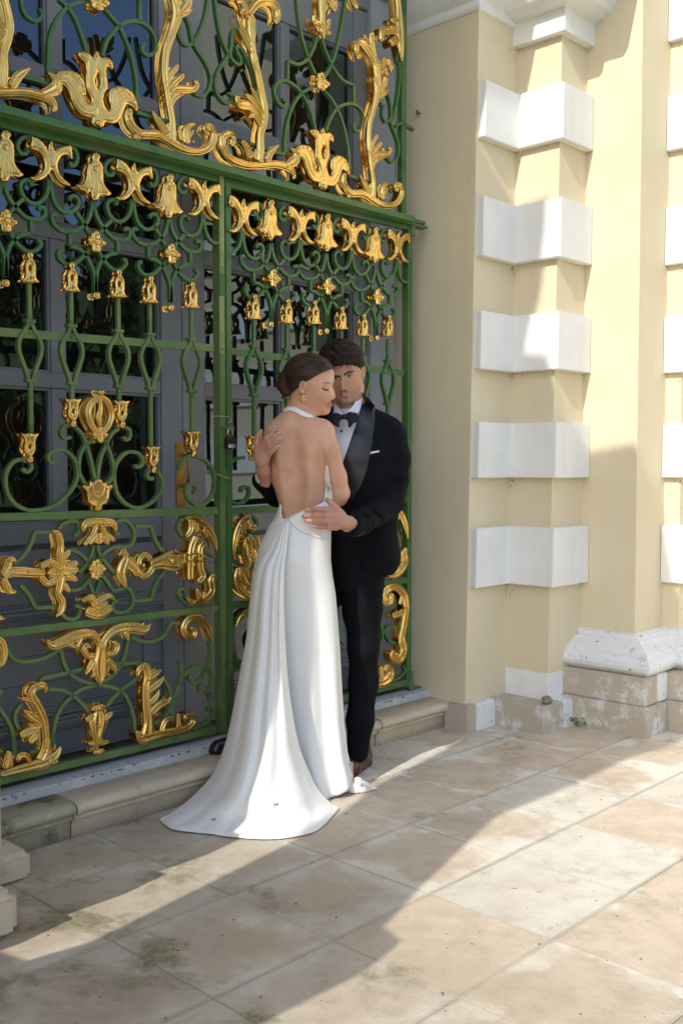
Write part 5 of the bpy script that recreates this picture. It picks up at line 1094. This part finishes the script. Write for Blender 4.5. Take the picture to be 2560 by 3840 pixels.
for i in range(M_):
    t=i/(M_-1); row=np.array([c[1][i] for c in cols])
    for j in range(NS+1):
        s_=j/NS
        # smooth interpolation through the key columns
        k=min(len(sk_)-2,max(0,np.searchsorted(sk_,s_,side='right')-1)); u=(s_-sk_[k])/(sk_[k+1]-sk_[k])
        a=row[max(0,k-1)];b_=row[k];c=row[k+1];d=row[min(len(sk_)-1,k+2)]
        p=.5*((2*b_)+(-a+c)*u+(2*a-5*b_+4*c-d)*u*u+(-a+3*b_-3*c+d)*u**3)
        # pleats: rounded tubes with sharp valleys between
        sw_=s_+.010*math.sin(5*t+3*s_); ph=0
        for (c0,w_,am) in ((.09,.15,.8),(.32,.17,1.25),(.56,.15,1.15),(.78,.15,1.2),(.95,.08,.6)):
            q=(sw_-c0)/w_; ph+=am*math.exp(-(abs(q)**2.6)*2.4)
        amp=np.interp(t,[0,.08,.3,.6,.82,.93,1],[.001,.010,.032,.044,.040,.020,.0])
        wob=.006*math.sin(23*s_+9*t)*np.interp(t,[0,.6,1],[0,.5,1])
        g_=max(0,(t-.80)/.2)
        p=p+np.array([0,-1,0])*(amp*(ph-.6))*(1-g_)+np.array([0,0,1])*max(0,amp*(ph-.35)+abs(wob)*.8)*g_*(1 if t<.995 else .2)
        p[2]=max(p[2],.003+(.006*(1+math.sin(31*s_+2*t)) if t>.93 and t<.995 else 0)); vs.append(tuple(p))
fs=[(i*(NS+1)+j,i*(NS+1)+j+1,(i+1)*(NS+1)+j+1,(i+1)*(NS+1)+j) for i in range(M_-1) for j in range(NS)]
tr=child(mesh('train',vs,fs,SATIN,None,True),bride); md=tr.modifiers.new('s','SOLIDIFY'); md.thickness=.0025; md.offset=0
md=tr.modifiers.new('u','SUBSURF'); md.levels=md.render_levels=1
TT=BVHTree.FromPolygons(vs,fs)
LEAFD=mat('dry_leaf_bit',(.20,.13,.06),.8)
for (x,y) in ((1030,3017),(805,3078)):
    gg=G(); c=onsurf(TT,x,y,.002)
    for k in range(9): a=rg.uniform(0,6.28); gg.add(taperlock([c,c+Vector((math.cos(a)*.009,-.001,math.sin(a)*.006)),c+Vector((math.cos(a)*.016,-.002,math.sin(a)*.011))],.0012,4))
    o=bpy.data.objects.new('dry_leaf',gg.data('dry_leaf',LEAFD)); col.objects.link(o); tag(o,'crumb of dry leaf caught low on the middle of the white train' if x>900 else 'crumb of dry leaf caught on the left end of the white train','leaf')
# pearl strings along the open back and across the hips
def pearls(pts,T,r=.0030):
    c=cr([np.array(p,float) for p in pts],10); ws=[onsurf(T,p[0],p[1],.003) for p in c]; out=[ws[0]]
    for w_ in ws[1:]:
        while (w_-out[-1]).length>r*2.05: out.append(out[-1]+(w_-out[-1]).normalized()*r*2.05)
    bm=bmesh.new(); bmesh.ops.create_icosphere(bm,subdivisions=1,radius=r); bv=[v.co.copy() for v in bm.verts]; bf=[[v.index for v in f_.verts] for f_ in bm.faces]; bm.free()
    b=B()
    for p in out: b.add([p+v for v in bv],bf)
    o=child(b.make('pearl_string',PEARL,None,True),bride); o['kind']='stuff'
pearls([(1052,1893),(1058,1908),(1068,1926),(1082,1944)],TS); pearls([(1082,1944),(1110,1928),(1150,1908),(1180,1894),(1206,1884)],TS)
pearls([(1002,1974),(1024,1975),(1045,1968),(1064,1958),(1082,1944)],TS,.0028); pearls([(1082,1944),(1092,1962),(1112,1982),(1142,2000),(1180,2012),(1215,2020),(1238,2020)],TS)
# shoe with a bow, ankle and heel
SHOE=mat('white_leather',(.80,.79,.76),.35)
sf=Field((.0,3.95,-.01),(.20,4.30,.16),.0026)
sf.chain([A(1284,2938,4.13),A(1322,2948,4.10),A(1362,2955,4.10),A(1409,2957,4.13)],[.022,.025,.019,.005],k=.02); sf.chain([A(1284,2958,4.13),A(1330,2967,4.09),A(1400,2958,4.13)],[.008,.013,.005],k=.015)
sf.ell(A(1312,2926,4.08),(.022,.04,.016),k=.008,sub=True)
sf.ell(A(1344,2924,4.075),(.017,.010,.011),Quaternion((0,1,0),R(20)),k=.003); sf.ell(A(1372,2940,4.075),(.024,.009,.010),Quaternion((0,1,0),R(32)),k=.003); sf.ell(A(1350,2938,4.068),(.007,.007,.009),k=.002)
sf.plane((0,0,.002),(0,0,-1),k=.002)
V,Q=sf.mesh(); child(npmesh('shoe',relax(V,Q,2),Q,SHOE,None),bride)
v,f_=tube([A(1296,2860,4.13),A(1302,2915,4.12),A(1318,2936,4.11),A(1335,2946,4.10)],[.030,.024,.020,.016],14); child(mesh('foot',v,f_,SKW,None,True),bride)
v,f_=tube([A(1222,2950,4.09),A(1218,2972,4.09)],[.006,.004],8); child(mesh('shoe_heel',v,f_,DARK,None,True),bride)
# ================================================================ the groom
groom=empty('person',(.07,4.33,0),'man in a black tuxedo and bow tie holding the woman','person')
SUIT=mat('midnight_wool',(.0050,.0052,.0080),.85,0,var=((.0030,.0032,.005),3,.4,.7),bump=(260,.25,.0015),spec=.16); SAT=mat('black_satin_lapel',(.010,.0095,.015),.42,0,bump=(10,.15,.004)); SHIRT=mat('white_shirt_cotton',(.66,.68,.76),.7,bump=(200,.15,.001)); BLK=mat('black_velvet',(.006,.006,.007),.8)
hm=Field((P3(1190,1300,4.3).x,4.10,P3(1300,1620,4.3).z),(P3(1385,1300,4.3).x,4.46,P3(1300,1262,4.3).z),.0026)
tq=Quaternion((0,1,0),R(8)); D=4.30
hm.ell(A(1284,1372,D+.02),(.083,.098,.096),tq,k=.02); hm.ell(A(1287,1428,D-.015),(.071,.080,.078),tq,k=.03)
hm.ell(A(1290,1472,D-.028),(.056,.060,.050),tq,k=.025); hm.cone(A(1262,1486,D-.03),A(1320,1482,D-.03),.028,.028,k=.03); hm.ell(A(1293,1502,D-.068),(.021,.018,.016),k=.02)
hm.cone(A(1338,1452,D+.0),A(1312,1492,D-.03),.024,.022,k=.03)
hm.cone(A(1258,1403,D-.083),A(1316,1394,D-.083),.011,.011,k=.014)
hm.chain([A(1282,1408,D-.094),A(1283,1436,D-.108),A(1285,1454,D-.121)],[.0068,.0075,.0102],k=.010)
for x in (1275,1297): hm.ell(A(x,1459,D-.102),(.0075,.009,.0062),k=.006)
for x,y in ((1258,1420),(1309,1411)): hm.ell(A(x,y,D-.100),(.0165,.016,.011),k=.012,sub=True); hm.ell(A(x,y,D-.072),(.0155,.016,.013),k=.004)
for x,y in ((1250,1446),(1327,1436)): hm.ell(A(x,y,D-.055),(.022,.020,.018),k=.025)
hm.ell(A(1292,1475,D-.093),(.021,.011,.0042),tq,k=.006); hm.ell(A(1292,1484,D-.092),(.018,.011,.0048),tq,k=.006); hm.cone(A(1270,1480,D-.108),A(1315,1473,D-.104),.0015,.0015,k=.004,sub=True)
hm.ell(A(1293,1493,D-.098),(.014,.008,.004),k=.008,sub=True)
hm.ell(A(1361,1398,D+.03),(.010,.018,.032),Quaternion((0,1,0),R(6)),k=.006); hm.ell(A(1365,1394,D+.012),(.005,.010,.018),k=.004,sub=True)
hm.chain([A(1310,1470,D+.03),A(1312,1530,D+.03),A(1318,1600,D+.03)],[.058,.060,.075],k=.03)
V,Q=hm.mesh(); V=relax(V,Q,3); HV,HQ=V,Q; THM=bvh(V,Q)
X,Y=topx(V[Q].mean(1)); yy=V[Q].mean(1)[:,1]
beard=inpoly(X,Y,[(1243,1462),(1256,1468),(1264,1473),(1272,1469),(1282,1466),(1292,1465),(1304,1464),(1316,1466),(1328,1462),(1340,1452),(1350,1446),(1352,1475),(1340,1500),(1322,1518),(1295,1524),(1268,1516),(1250,1490)])&(yy<4.36)
parts=[(V,Q,np.where(beard,1,0))]
def hand(paths,palm,wrist,lo,hi,extra=()):
    hf_=Field(lo,hi,.0021)
    for pts,rs in paths: hf_.chain([A(*p) for p in pts],rs,k=.006)
    for p,r,rot,k in palm: hf_.ell(A(*p),r,rot,k=k)
    hf_.chain([A(*p) for p in wrist[0]],wrist[1],k=.02)
    for e in extra: hf_.cone(A(*e[0]),A(*e[1]),e[2],e[3],k=.006,sub=True)
    V,Q=hf_.mesh(); return relax(V,Q,2),Q
# his left hand, spread on her hip
d0=3.985
hp=[([(1240,1912,d0-.012),(1222,1912,d0-.022),(1185,1909,d0-.016),(1150,1914,d0-.002)],[.0125,.0115,.0100,.0088]),
    ([(1246,1934,d0-.014),(1220,1934,d0-.024),(1178,1932,d0-.018),(1140,1936,d0-.004)],[.0125,.0115,.0102,.0090]),
    ([(1250,1956,d0-.012),(1224,1955,d0-.022),(1184,1952,d0-.016),(1149,1954,d0-.004)],[.0120,.0110,.0098,.0086]),
    ([(1256,1978,d0-.004),(1236,1978,d0-.012),(1206,1975,d0-.008),(1180,1974,d0+.000)],[.0110,.0100,.0088,.0078]),
    ([(1270,1925,d0-.005),(1256,1902,d0-.012),(1240,1886,d0-.006),(1226,1874,d0+.004)],[.0140,.0120,.0108,.0092])]
VR,QR=hand(hp,[((1262,1944,d0-.004),(.036,.017,.040),None,.018)],([(1275,1950,d0+.002),(1300,1962,d0+.025),(1340,1975,d0+.05)],[.028,.026,.028]),
   (P3(1120,1900,4).x,3.90,P3(1200,2030,4).z),(P3(1350,1900,4).x,4.10,P3(1200,1845,4).z))
# his right hand, on her shoulder blade
d1=4.052
hp=[([(982,1662,d1-.012),(1000,1640,d1-.030),(1016,1626,d1-.030),(1029,1613,d1-.018)],[.0120,.0105,.0094,.0080]),
    ([(984,1680,d1-.012),(1004,1656,d1-.032),(1026,1638,d1-.034),(1046,1623,d1-.026)],[.0125,.0108,.0096,.0084]),
    ([(990,1700,d1-.012),(1010,1676,d1-.032),(1032,1658,d1-.036),(1051,1641,d1-.030)],[.0120,.0105,.0095,.0083]),
    ([(998,1718,d1-.008),(1014,1698,d1-.026),(1030,1684,d1-.030),(1043,1673,d1-.028)],[.0112,.0096,.0086,.0075]),
    ([(966,1690,d1),(962,1660,d1-.004),(970,1636,d1-.004),(978,1617,d1+.002)],[.0130,.0118,.0108,.0090])]
VL,QL=hand(hp,[((980,1704,d1-.004),(.027,.017,.036),Quaternion((0,1,0),R(12)),.018)],([(982,1730,d1),(987,1765,d1+.03),(995,1810,d1+.08)],[.026,.025,.028]),
   (P3(935,1900,4).x,3.96,P3(1000,1830,4.1).z),(P3(1070,1900,4).x,4.22,P3(1000,1590,4.1).z))
off=len(V); VV=np.concatenate([V,VR,VL]); QQ=np.concatenate([Q,QR+off,QL+off+len(VR)]); FMm=np.concatenate([parts[0][2],np.full(len(QR),2),np.full(len(QL),2)])
child(npmesh('body',VV,QQ,None,None,FMm,[SKM,STUB,SKH]),groom)
NAIL=mat('fingernail',(.62,.40,.33),.3)
TR=bvh(VR,QR); TL=bvh(VL,QL)
for T_,l in ((TR,((1151,1912),(1141,1934),(1150,1952),(1181,1972))),(TL,((1028,1614),(1045,1624),(1050,1643),(1042,1674)))):
    for x,y in l: wp('fingernail',[(x-5,y-4),(x+4,y-5),(x+5,y+3),(x-4,y+4)],NAIL,.0006,.001,2.5,groom,T_)
def gp(*a,**k): return wp(*a,par=groom,T=THM,**k)
gp('lips',[(1270,1479),(1282,1476),(1292,1475),(1303,1473),(1315,1470),(1310,1483),(1298,1491),(1282,1489)],LIPM,.0007)
gp('eyebrow',[(1287,1405),(1298,1395),(1315,1390),(1329,1392),(1317,1397),(1300,1402),(1290,1409)],BROW,.0014,.003)
gp('eyebrow',[(1272,1410),(1262,1407),(1250,1409),(1250,1413),(1262,1413),(1271,1415)],BROW,.0014,.003)
for x,y in ((1309,1411),(1259,1419)):
    gp('eye',[(x-11,y+1),(x-5,y-5),(x+4,y-5),(x+10,y-1),(x+4,y+4),(x-5,y+5)],EYEW,.0005,.001); gp('iris',[(x-5,y-3),(x,y-5),(x+5,y-3),(x+5,y+2),(x,y+4),(x-5,y+2)],IRIS,.0012,.001,step=2)
    gp('pupil',[(x-2,y-2),(x+2,y-2),(x+2,y+2),(x-2,y+2)],DARK,.0020,.001,step=2); gp('eyelid',[(x-12,y+1),(x-6,y-6),(x+4,y-7),(x+11,y-2),(x+4,y-4.6),(x-5,y-4)],DARK,.0016,.001,step=2)
for x in (1276,1296): gp('nostril',[(x-3,1463),(x+2,1462),(x+3,1465),(x-2,1466)],DARK,.0004,.001,step=2)
# hair
hg=Field((P3(1180,1300,4.3).x,4.10,P3(1300,1440,4.3).z),(P3(1385,1300,4.3).x,4.50,P3(1300,1250,4.3).z),.003)
hg.ell(A(1281,1358,D+.025),(.094,.108,.092),tq,k=.01); hg.ell(A(1284,1322,D-.02),(.082,.085,.050),tq,k=.03); hg.ell(A(1250,1345,D-.03),(.052,.07,.052),k=.03)
p0=np.array(P3(1235,1388,D-.06)); p1=np.array(P3(1345,1368,D-.06)); ln=p1-p0; nn_=np.array([ln[2],-.0,-ln[0]]); nn_=nn_/np.linalg.norm(nn_)+np.array([0,-.55,0])
hg.plane(p0,nn_,k=.01)
hg.ell(A(1362,1398,D+.0),(.012,.03,.03),k=.004,sub=True)
V,Q=hg.mesh(); V=relax(V,Q,2)
nz=.5*np.sin(V[:,0]*150+V[:,2]*160)*np.sin(V[:,1]*90+1); cen=np.array(A(1283,1365,D)); dr=V-cen; dr/=np.linalg.norm(dr,axis=1)[:,None]; V=V+dr*(nz*.0035)[:,None]
hmn=child(npmesh('hair',V,Q,HAIRM,None),groom); THG=bvh(V,Q)
gg=G()
for i in range(520):
    x0=rg.uniform(1204,1352); y0=rg.uniform(1279,1368); pts=[]
    side=(y0>1322 and abs(x0-1281)>56)
    ln=rg.uniform(28,60)*(.5 if side else 1)
    if side: dx,dy=(.25 if x0>1281 else -.25),1.0
    else:
        a=R(rg.gauss(-14,9)+(x0-1240)*.42); dx,dy=math.cos(a),math.sin(a)
        if x0<1236: dx,dy=-.75,.65+rg.uniform(-.2,.2)
    bad=False
    for t in np.linspace(0,1,6):
        x=x0+dx*ln*t; y=y0+dy*ln*t+9*t*t; r=ray(x,y).normalized(); h=THG.ray_cast(CP,r)
        if h[0] is None: bad=True;break
        pts.append(h[0]+h[1]*(.0012+.0035*math.sin(t*2.4))*(1 if h[1].dot(r)<0 else -1))
    if bad or max((pts[k+1]-pts[k]).length for k in range(5))>.03: continue
    gg.add(taperlock(pts,rg.uniform(.0010,.0022),5))
for i in range(13):   # fringe ends over the forehead
    x0=1246+i*7.6+rg.uniform(-4,4); pts=[P3(x0+16,1346,D-.106),P3(x0+9,1360,D-.113),P3(x0+rg.uniform(-8,3),1370+rg.uniform(0,11)-abs(i-6)*.8,D-.108)]; gg.add(taperlock(pts,.0022,5))
for i in range(6): pts=[P3(1338+i*3,1352,D-.03+i*.008),P3(1341+i*2.5,1376,D-.03+i*.008),P3(1343+i*2,1396+rg.uniform(-4,6),D-.02+i*.006)]; gg.add(taperlock(pts,.005,5))
me=gg.data('hair_strands',HAIRM); me.polygons.foreach_set('use_smooth',[True]*len(me.polygons)); o=bpy.data.objects.new('hair_strands',me); col.objects.link(o); o['kind']='stuff'; o.parent=hmn
# jacket
jf=Field((P3(930,1500,4.3).x,3.93,P3(1300,2200,4.3).z),(P3(1560,1500,4.3).x,4.56,P3(1300,1470,4.3).z),.0055)
J=4.34
jf.ell(A(1342,1700,J),(.180,.115,.160),k=.03); jf.ell(A(1352,1800,J),(.158,.112,.150),k=.05); jf.ell(A(1372,1900,J),(.142,.110,.14),k=.05)
jf.cone(A(1385,1990,J),A(1398,2090,J),.105,.112,k=.05); jf.cone(A(1290,1900,J),A(1298,2040,J-.01),.085,.080,k=.04); jf.cone(A(1415,2000,J-.02),A(1428,2085,J-.03),.075,.078,k=.03)
jf.cone(A(1325,1555,J),A(1450,1612,J),.062,.062,k=.05); jf.cone(A(1310,1555,J),A(1200,1620,J),.062,.062,k=.05)
jf.chain([A(1468,1640,J),A(1484,1720,J-.01),A(1482,1800,J-.03),A(1462,1878,J-.07)],[.066,.058,.053,.056],k=.025)
jf.chain([A(1462,1880,J-.07),A(1400,1925,J-.16),A(1352,1958,J-.25),A(1318,1972,J-.315)],[.056,.053,.048,.046],k=.025)
jf.chain([A(1195,1650,J),A(1110,1800,J+.0),A(1040,1850,J-.06),A(986,1800,J-.20)],[.066,.056,.052,.045],k=.03)
# folds at the elbow and along the sleeve
for a,b_ in (((1410,1850,4.20),(1500,1838,4.23)),((1400,1880,4.16),(1495,1866,4.19)),((1385,1905,4.10),(1440,1960,4.14)),((1430,1830,4.22),(1500,1800,4.26)),((1005,1850,4.13),(1040,1800,4.20)),((1360,1925,4.05),(1400,1975,4.08)),((1395,1905,4.11),(1450,1890,4.14))):
    jf.cone(A(*a),A(*b_),.006,.006,k=.014,sub=True)
jf.chain([A(1442,1640,4.255),A(1440,1720,4.235),A(1434,1790,4.215)],[.002,.003,.003],k=.012,sub=True)
pn=np.array(P3(1318,1972,J-.315))-np.array(P3(1352,1958,J-.25)); jf.F[:]=jf.F; 
def capcut(F_,p,n,rad):
    n=np.array(n)/np.linalg.norm(n); q=F_.blk(np.array(p)-rad,np.array(p)+rad); sl,ax=q
    d=((ax[0]-p[0])*n[0])[:,None,None]+((ax[1]-p[1])*n[1])[None,:,None]+((ax[2]-p[2])*n[2])[None,None,:]
    F_.F[sl]=np.maximum(F_.F[sl],d)
capcut(jf,A(1308,1966,4.02),A(1290,1950,3.98)-A(1330,1982,4.05),.085)
capcut(jf,A(983,1793,4.13),A(976,1765,4.09)-A(990,1815,4.18),.07)
# cutaway front and hem
capcut(jf,A(1400,2165,4.24),A(1400,2200,4.24)-A(1398,2120,4.24),.30)
V,Q=jf.mesh(); V=relax(V,Q,4)
nz=.0022*np.sin(V[:,2]*52+V[:,0]*30+V[:,1]*20)*np.sin(V[:,0]*38-V[:,2]*18); V[:,1]+=nz
# round the front corner of the jacket skirt
X,Y=topx(V); m_=(Y>2060)&(X<1400)&(V[:,1]<4.34)
keep=~(inpoly(*topx(V[Q].mean(1)),[(1200,2085),(1300,2078),(1316,2100),(1345,2135),(1385,2160),(1400,2200),(1200,2200)])&(V[Q].mean(1)[:,1]<4.5))
jk=child(npmesh('jacket',V,Q[keep],SUIT,None),groom); md=jk.modifiers.new('s','SOLIDIFY'); md.thickness=.003; TJ=bvh(V,Q)
def jp(*a,**k): return wp(*a,par=groom,T=TJ,**k)
jp('shirt_front',[(1252,1520),(1290,1545),(1330,1520),(1352,1505),(1356,1540),(1334,1605),(1312,1668),(1289,1738),(1262,1700),(1240,1600)],SHIRT,.004,.004,step=6,curve=False)
jp('lapel',[(1358,1474),(1384,1500),(1404,1524),(1402,1600),(1389,1690),(1373,1771),(1351,1828),(1316,1880),(1296,1800),(1284,1742),(1311,1665),(1333,1600),(1352,1530)],SAT,.008,.007,step=6,curve=False)
jp('waistcoat',[(1288,1738),(1300,1800),(1310,1870),(1290,1870),(1270,1780),(1266,1710)],SAT,.003,.003,step=6,curve=False)
jp('pocket_square',[(1384,1696),(1420,1689),(1421,1696),(1385,1703)],SHIRT,.005,.004,step=4,curve=False)
jp('pocket_welt',[(1382,1704),(1423,1697),(1424,1707),(1383,1715)],SUIT,.004,.003,step=5,curve=False)
jp('shirt_stud',[(1278,1615),(1284,1615),(1284,1622),(1278,1622)],DARK,.009,.003,step=3)
for x,y in ((1342,2008),(1352,2003),(1362,1997)): jp('cuff_button',[(x-5,y-4),(x+4,y-5),(x+5,y+4),(x-4,y+5)],BLK,.004,.003,step=3)
# collar band and wings
cb=[];NC=40
for z_,rx,ry in ((0,.072,.078),(.036,.066,.071)):
    for k in range(NC+1):
        a=math.pi*2*k/NC; c=P3(1312,1548,D+.03); dz=z_+.045*(math.sin(a)*.5+.5)*1.0+.006*math.cos(a)
        cb.append((c.x+rx*math.cos(a),c.y+ry*math.sin(a),c.z-.012+dz))
o=child(mesh('shirt_collar',cb,[(k,k+1,NC+2+k,NC+1+k) for k in range(NC)],SHIRT,None,True),groom); md=o.modifiers.new('s','SOLIDIFY'); md.thickness=.003
for w_ in ([(1350,1470,D+.0),(1358,1495,D-.02),(1345,1545,D-.075),(1305,1572,D-.105),(1292,1556,D-.10),(1325,1520,D-.07)],[(1248,1495,D-.02),(1252,1540,D-.07),(1278,1570,D-.105),(1290,1557,D-.10),(1262,1520,D-.06)]):
    q=[tuple(P3(*p)) for p in w_]; o=child(mesh('collar_wing',q,[tuple(range(len(q)))],SHIRT,None,False),groom); md=o.modifiers.new('s','SOLIDIFY'); md.thickness=.003
bt=Field((P3(1225,1500,4.2).x,4.10,P3(1300,1620,4.2).z),(P3(1345,1500,4.2).x,4.30,P3(1300,1530,4.2).z),.002)
bd=D-.125
for sg,pts in ((-1,[(1286,1563,bd),(1262,1566,bd+.004),(1243,1572,bd+.012)]),(1,[(1292,1562,bd),(1312,1562,bd+.002),(1326,1566,bd+.010)])):
    bt.chain([A(*p) for p in pts],[.008,.018,.022],k=.008,fl=.42)
bt.ell(A(1289,1563,bd-.006),(.010,.009,.012),k=.003); bt.cone(A(1316,1580,bd),A(1310,1598,bd+.006),.014,.006,k=.01,fl=.5); bt.cone(A(1258,1585,bd),A(1268,1598,bd+.006),.014,.006,k=.01,fl=.5)
V,Q=bt.mesh(); child(npmesh('bow_tie',relax(V,Q,2),Q,BLK,None),groom)
# shirt cuffs
for c0,c1,r_ in ((A(1302,1963,4.015),A(1324,1976,4.05),.0325),(A(983,1782,4.11),A(988,1804,4.15),.0290)):
    v,f_=tube([Vector(c0),Vector(c0)*.5+Vector(c1)*.5,Vector(c1)],[r_,r_*1.04,r_*1.06],20); child(mesh('shirt_cuff',v,f_,SHIRT,None,True),groom)
# trousers
fx=gd(985,2812,.136); tf=Field((P3(800,2000,4.5).x,4.05,.03),(P3(1480,2000,4.4).x,4.95,P3(1300,2040,4.35).z),.0065)
tf.ell(A(1345,2090,J+.01),(.125,.10,.10),k=.03); tf.cone(A(1300,2080,J-.01),A(1322,2190,J-.01),.080,.074,k=.03)
tf.chain([A(1372,2140,J),A(1358,2290,J-.015),A(1362,2430,J-.04),A(1362,2560,J-.0),A(1350,2700,J+.0),A(1340,2822,J+.0)],[.084,.080,.063,.060,.056,.046],k=.03)
kx=P3(968,2400,4.46)
tf.chain([A(1330,2140,J+.03),A(1130,2300,4.45),np.array(kx),np.array((fx.x+.01,fx.y+.02,.20))],[.085,.075,.062,.048],k=.03)
for a,b_ in (((1320,2460,4.22),(1410,2485,4.23)),((1325,2510,4.25),(1415,2500,4.25)),((1310,2540,4.27),(1385,2525,4.25)),((1310,2760,4.28),(1370,2790,4.28)),((1320,2720,4.28),(1395,2735,4.28))): tf.cone(A(*a),A(*b_),.002,.002,k=.014,sub=True)
V,Q=tf.mesh(); child(npmesh('trousers',relax(V,Q,3),Q,SUIT,None),groom)
# shoes
BURG=mat('burgundy_leather',(.060,.018,.015),.30,bump=(200,.1,.001)); BSH=mat('black_polished_leather',(.008,.008,.009),.2)
def shoe(c,dr,m,z0,name):
    c=np.array(c);dr=np.array(dr,float);dr/=np.linalg.norm(dr); F_=Field((c[0]-.3,c[1]-.3,z0-.005),(c[0]+.3,c[1]+.3,z0+.15),.0036); up=np.array([0,0,1])
    F_.chain([c-dr*.06+up*.045,c+up*.05,c+dr*.09+up*.038,c+dr*.19+up*.028],[.036,.040,.038,.026],k=.02); F_.cone(c-dr*.045+up*.06,c-dr*.03+up*.115,.036,.038,k=.02); F_.cone(c-dr*.07+up*.012,c+dr*.20+up*.012,.034,.032,k=.01); F_.plane((0,0,z0+.001),(0,0,-1),k=.003)
    V,Q=F_.mesh(); fmz=(V[Q].mean(1)[:,2]<z0+.018).astype(int); child(npmesh(name,relax(V,Q,2),Q,None,None,fmz,[m,BSH]),groom)
    gg=G(); sd=np.cross(dr,up)
    for k in range(5):
        q=c+dr*(.015+.02*k)+up*(.094-.010*k); gg.add(taperlock([Vector(q-sd*.02-up*.006),Vector(q+up*.004),Vector(q+sd*.02-up*.006)],.0022,5))
    o=bpy.data.objects.new('shoelace',gg.data('shoelace',BSH)); col.objects.link(o); child(o,groom)
ft=gd(1346,2890,0); shoe((ft.x,ft.y+.02,0),(-.42,-1,0),BURG,0,'shoe')
shoe((fx.x-.005,fx.y+.03,.136),(-.93,-.38,0),BSH,.136,'shoe')
# ---------------------------------------------------------------- garden trees mirrored in the panes
LEAF=mat('tree_leaves',(.045,.085,.02),.7,var=((.09,.14,.03),.6,.4,.7))
BARK=mat('tree_bark',(.09,.065,.045),.9,bump=(20,.6,.02))
def tree(loc,h,r,seed,label):
    rg=np.random.default_rng(seed)
    t=empty('tree',loc,label,'tree','garden trees beyond the terrace')
    b=B(); pts=[(0,0,-.2,.28),(.1,.05,h*.25,.2),(.05,-.05,h*.5,.14),(.0,.1,h*.8,.06)]
    for i in range(3):
        for q in range(8):
            a=q*math.pi/4; a2=(q+1)*math.pi/4; p,s=pts[i],pts[i+1]
            b.add([(p[0]+p[3]*math.cos(a),p[1]+p[3]*math.sin(a),p[2]),(p[0]+p[3]*math.cos(a2),p[1]+p[3]*math.sin(a2),p[2]),(s[0]+s[3]*math.cos(a2),s[1]+s[3]*math.sin(a2),s[2]),(s[0]+s[3]*math.cos(a),s[1]+s[3]*math.sin(a),s[2])],[(0,1,2,3)])
    b.make('trunk',BARK,t)
    nc=26; cen=rg.normal(size=(nc,3))*np.array([r*.5,r*.5,h*.2])+np.array([0,0,h*.58])
    cr=rg.uniform(r*.25,r*.5,nc); vs=[];fs=[]
    for c,rr in zip(cen,cr):
        k=150; d=rg.normal(size=(k,3)); d/=np.linalg.norm(d,axis=1)[:,None]; P=c+d*rr*rg.uniform(.5,1.05,(k,1))
        for p in P:
            if p[2]<.1: continue
            a=rg.normal(size=3)*.17; e=rg.normal(size=3)*.17; i=len(vs); vs+= [tuple(p-a),tuple(p+e),tuple(p+a),tuple(p-e)]; fs.append((i,i+1,i+2,i+3))
    tag(mesh('crown',vs,fs,LEAF,t),kind='stuff')
for i,(u,n,h,r) in enumerate([(13,-9,5.2,2.6),(17,-8,6.0,3.2),(12,-13,6.2,3.2),(20,-12,7,3.8),(16,-15,7.5,3.8),(24,-7,6.5,3.4),(9,-15,5.4,2.8),(5,-19,6.5,3.4),(22,-18,8,4)]):
    tree(tuple(W(u,n,-.13)),h,r,i+3,'leafy green garden tree beyond the terrace, mirrored in the door panes')
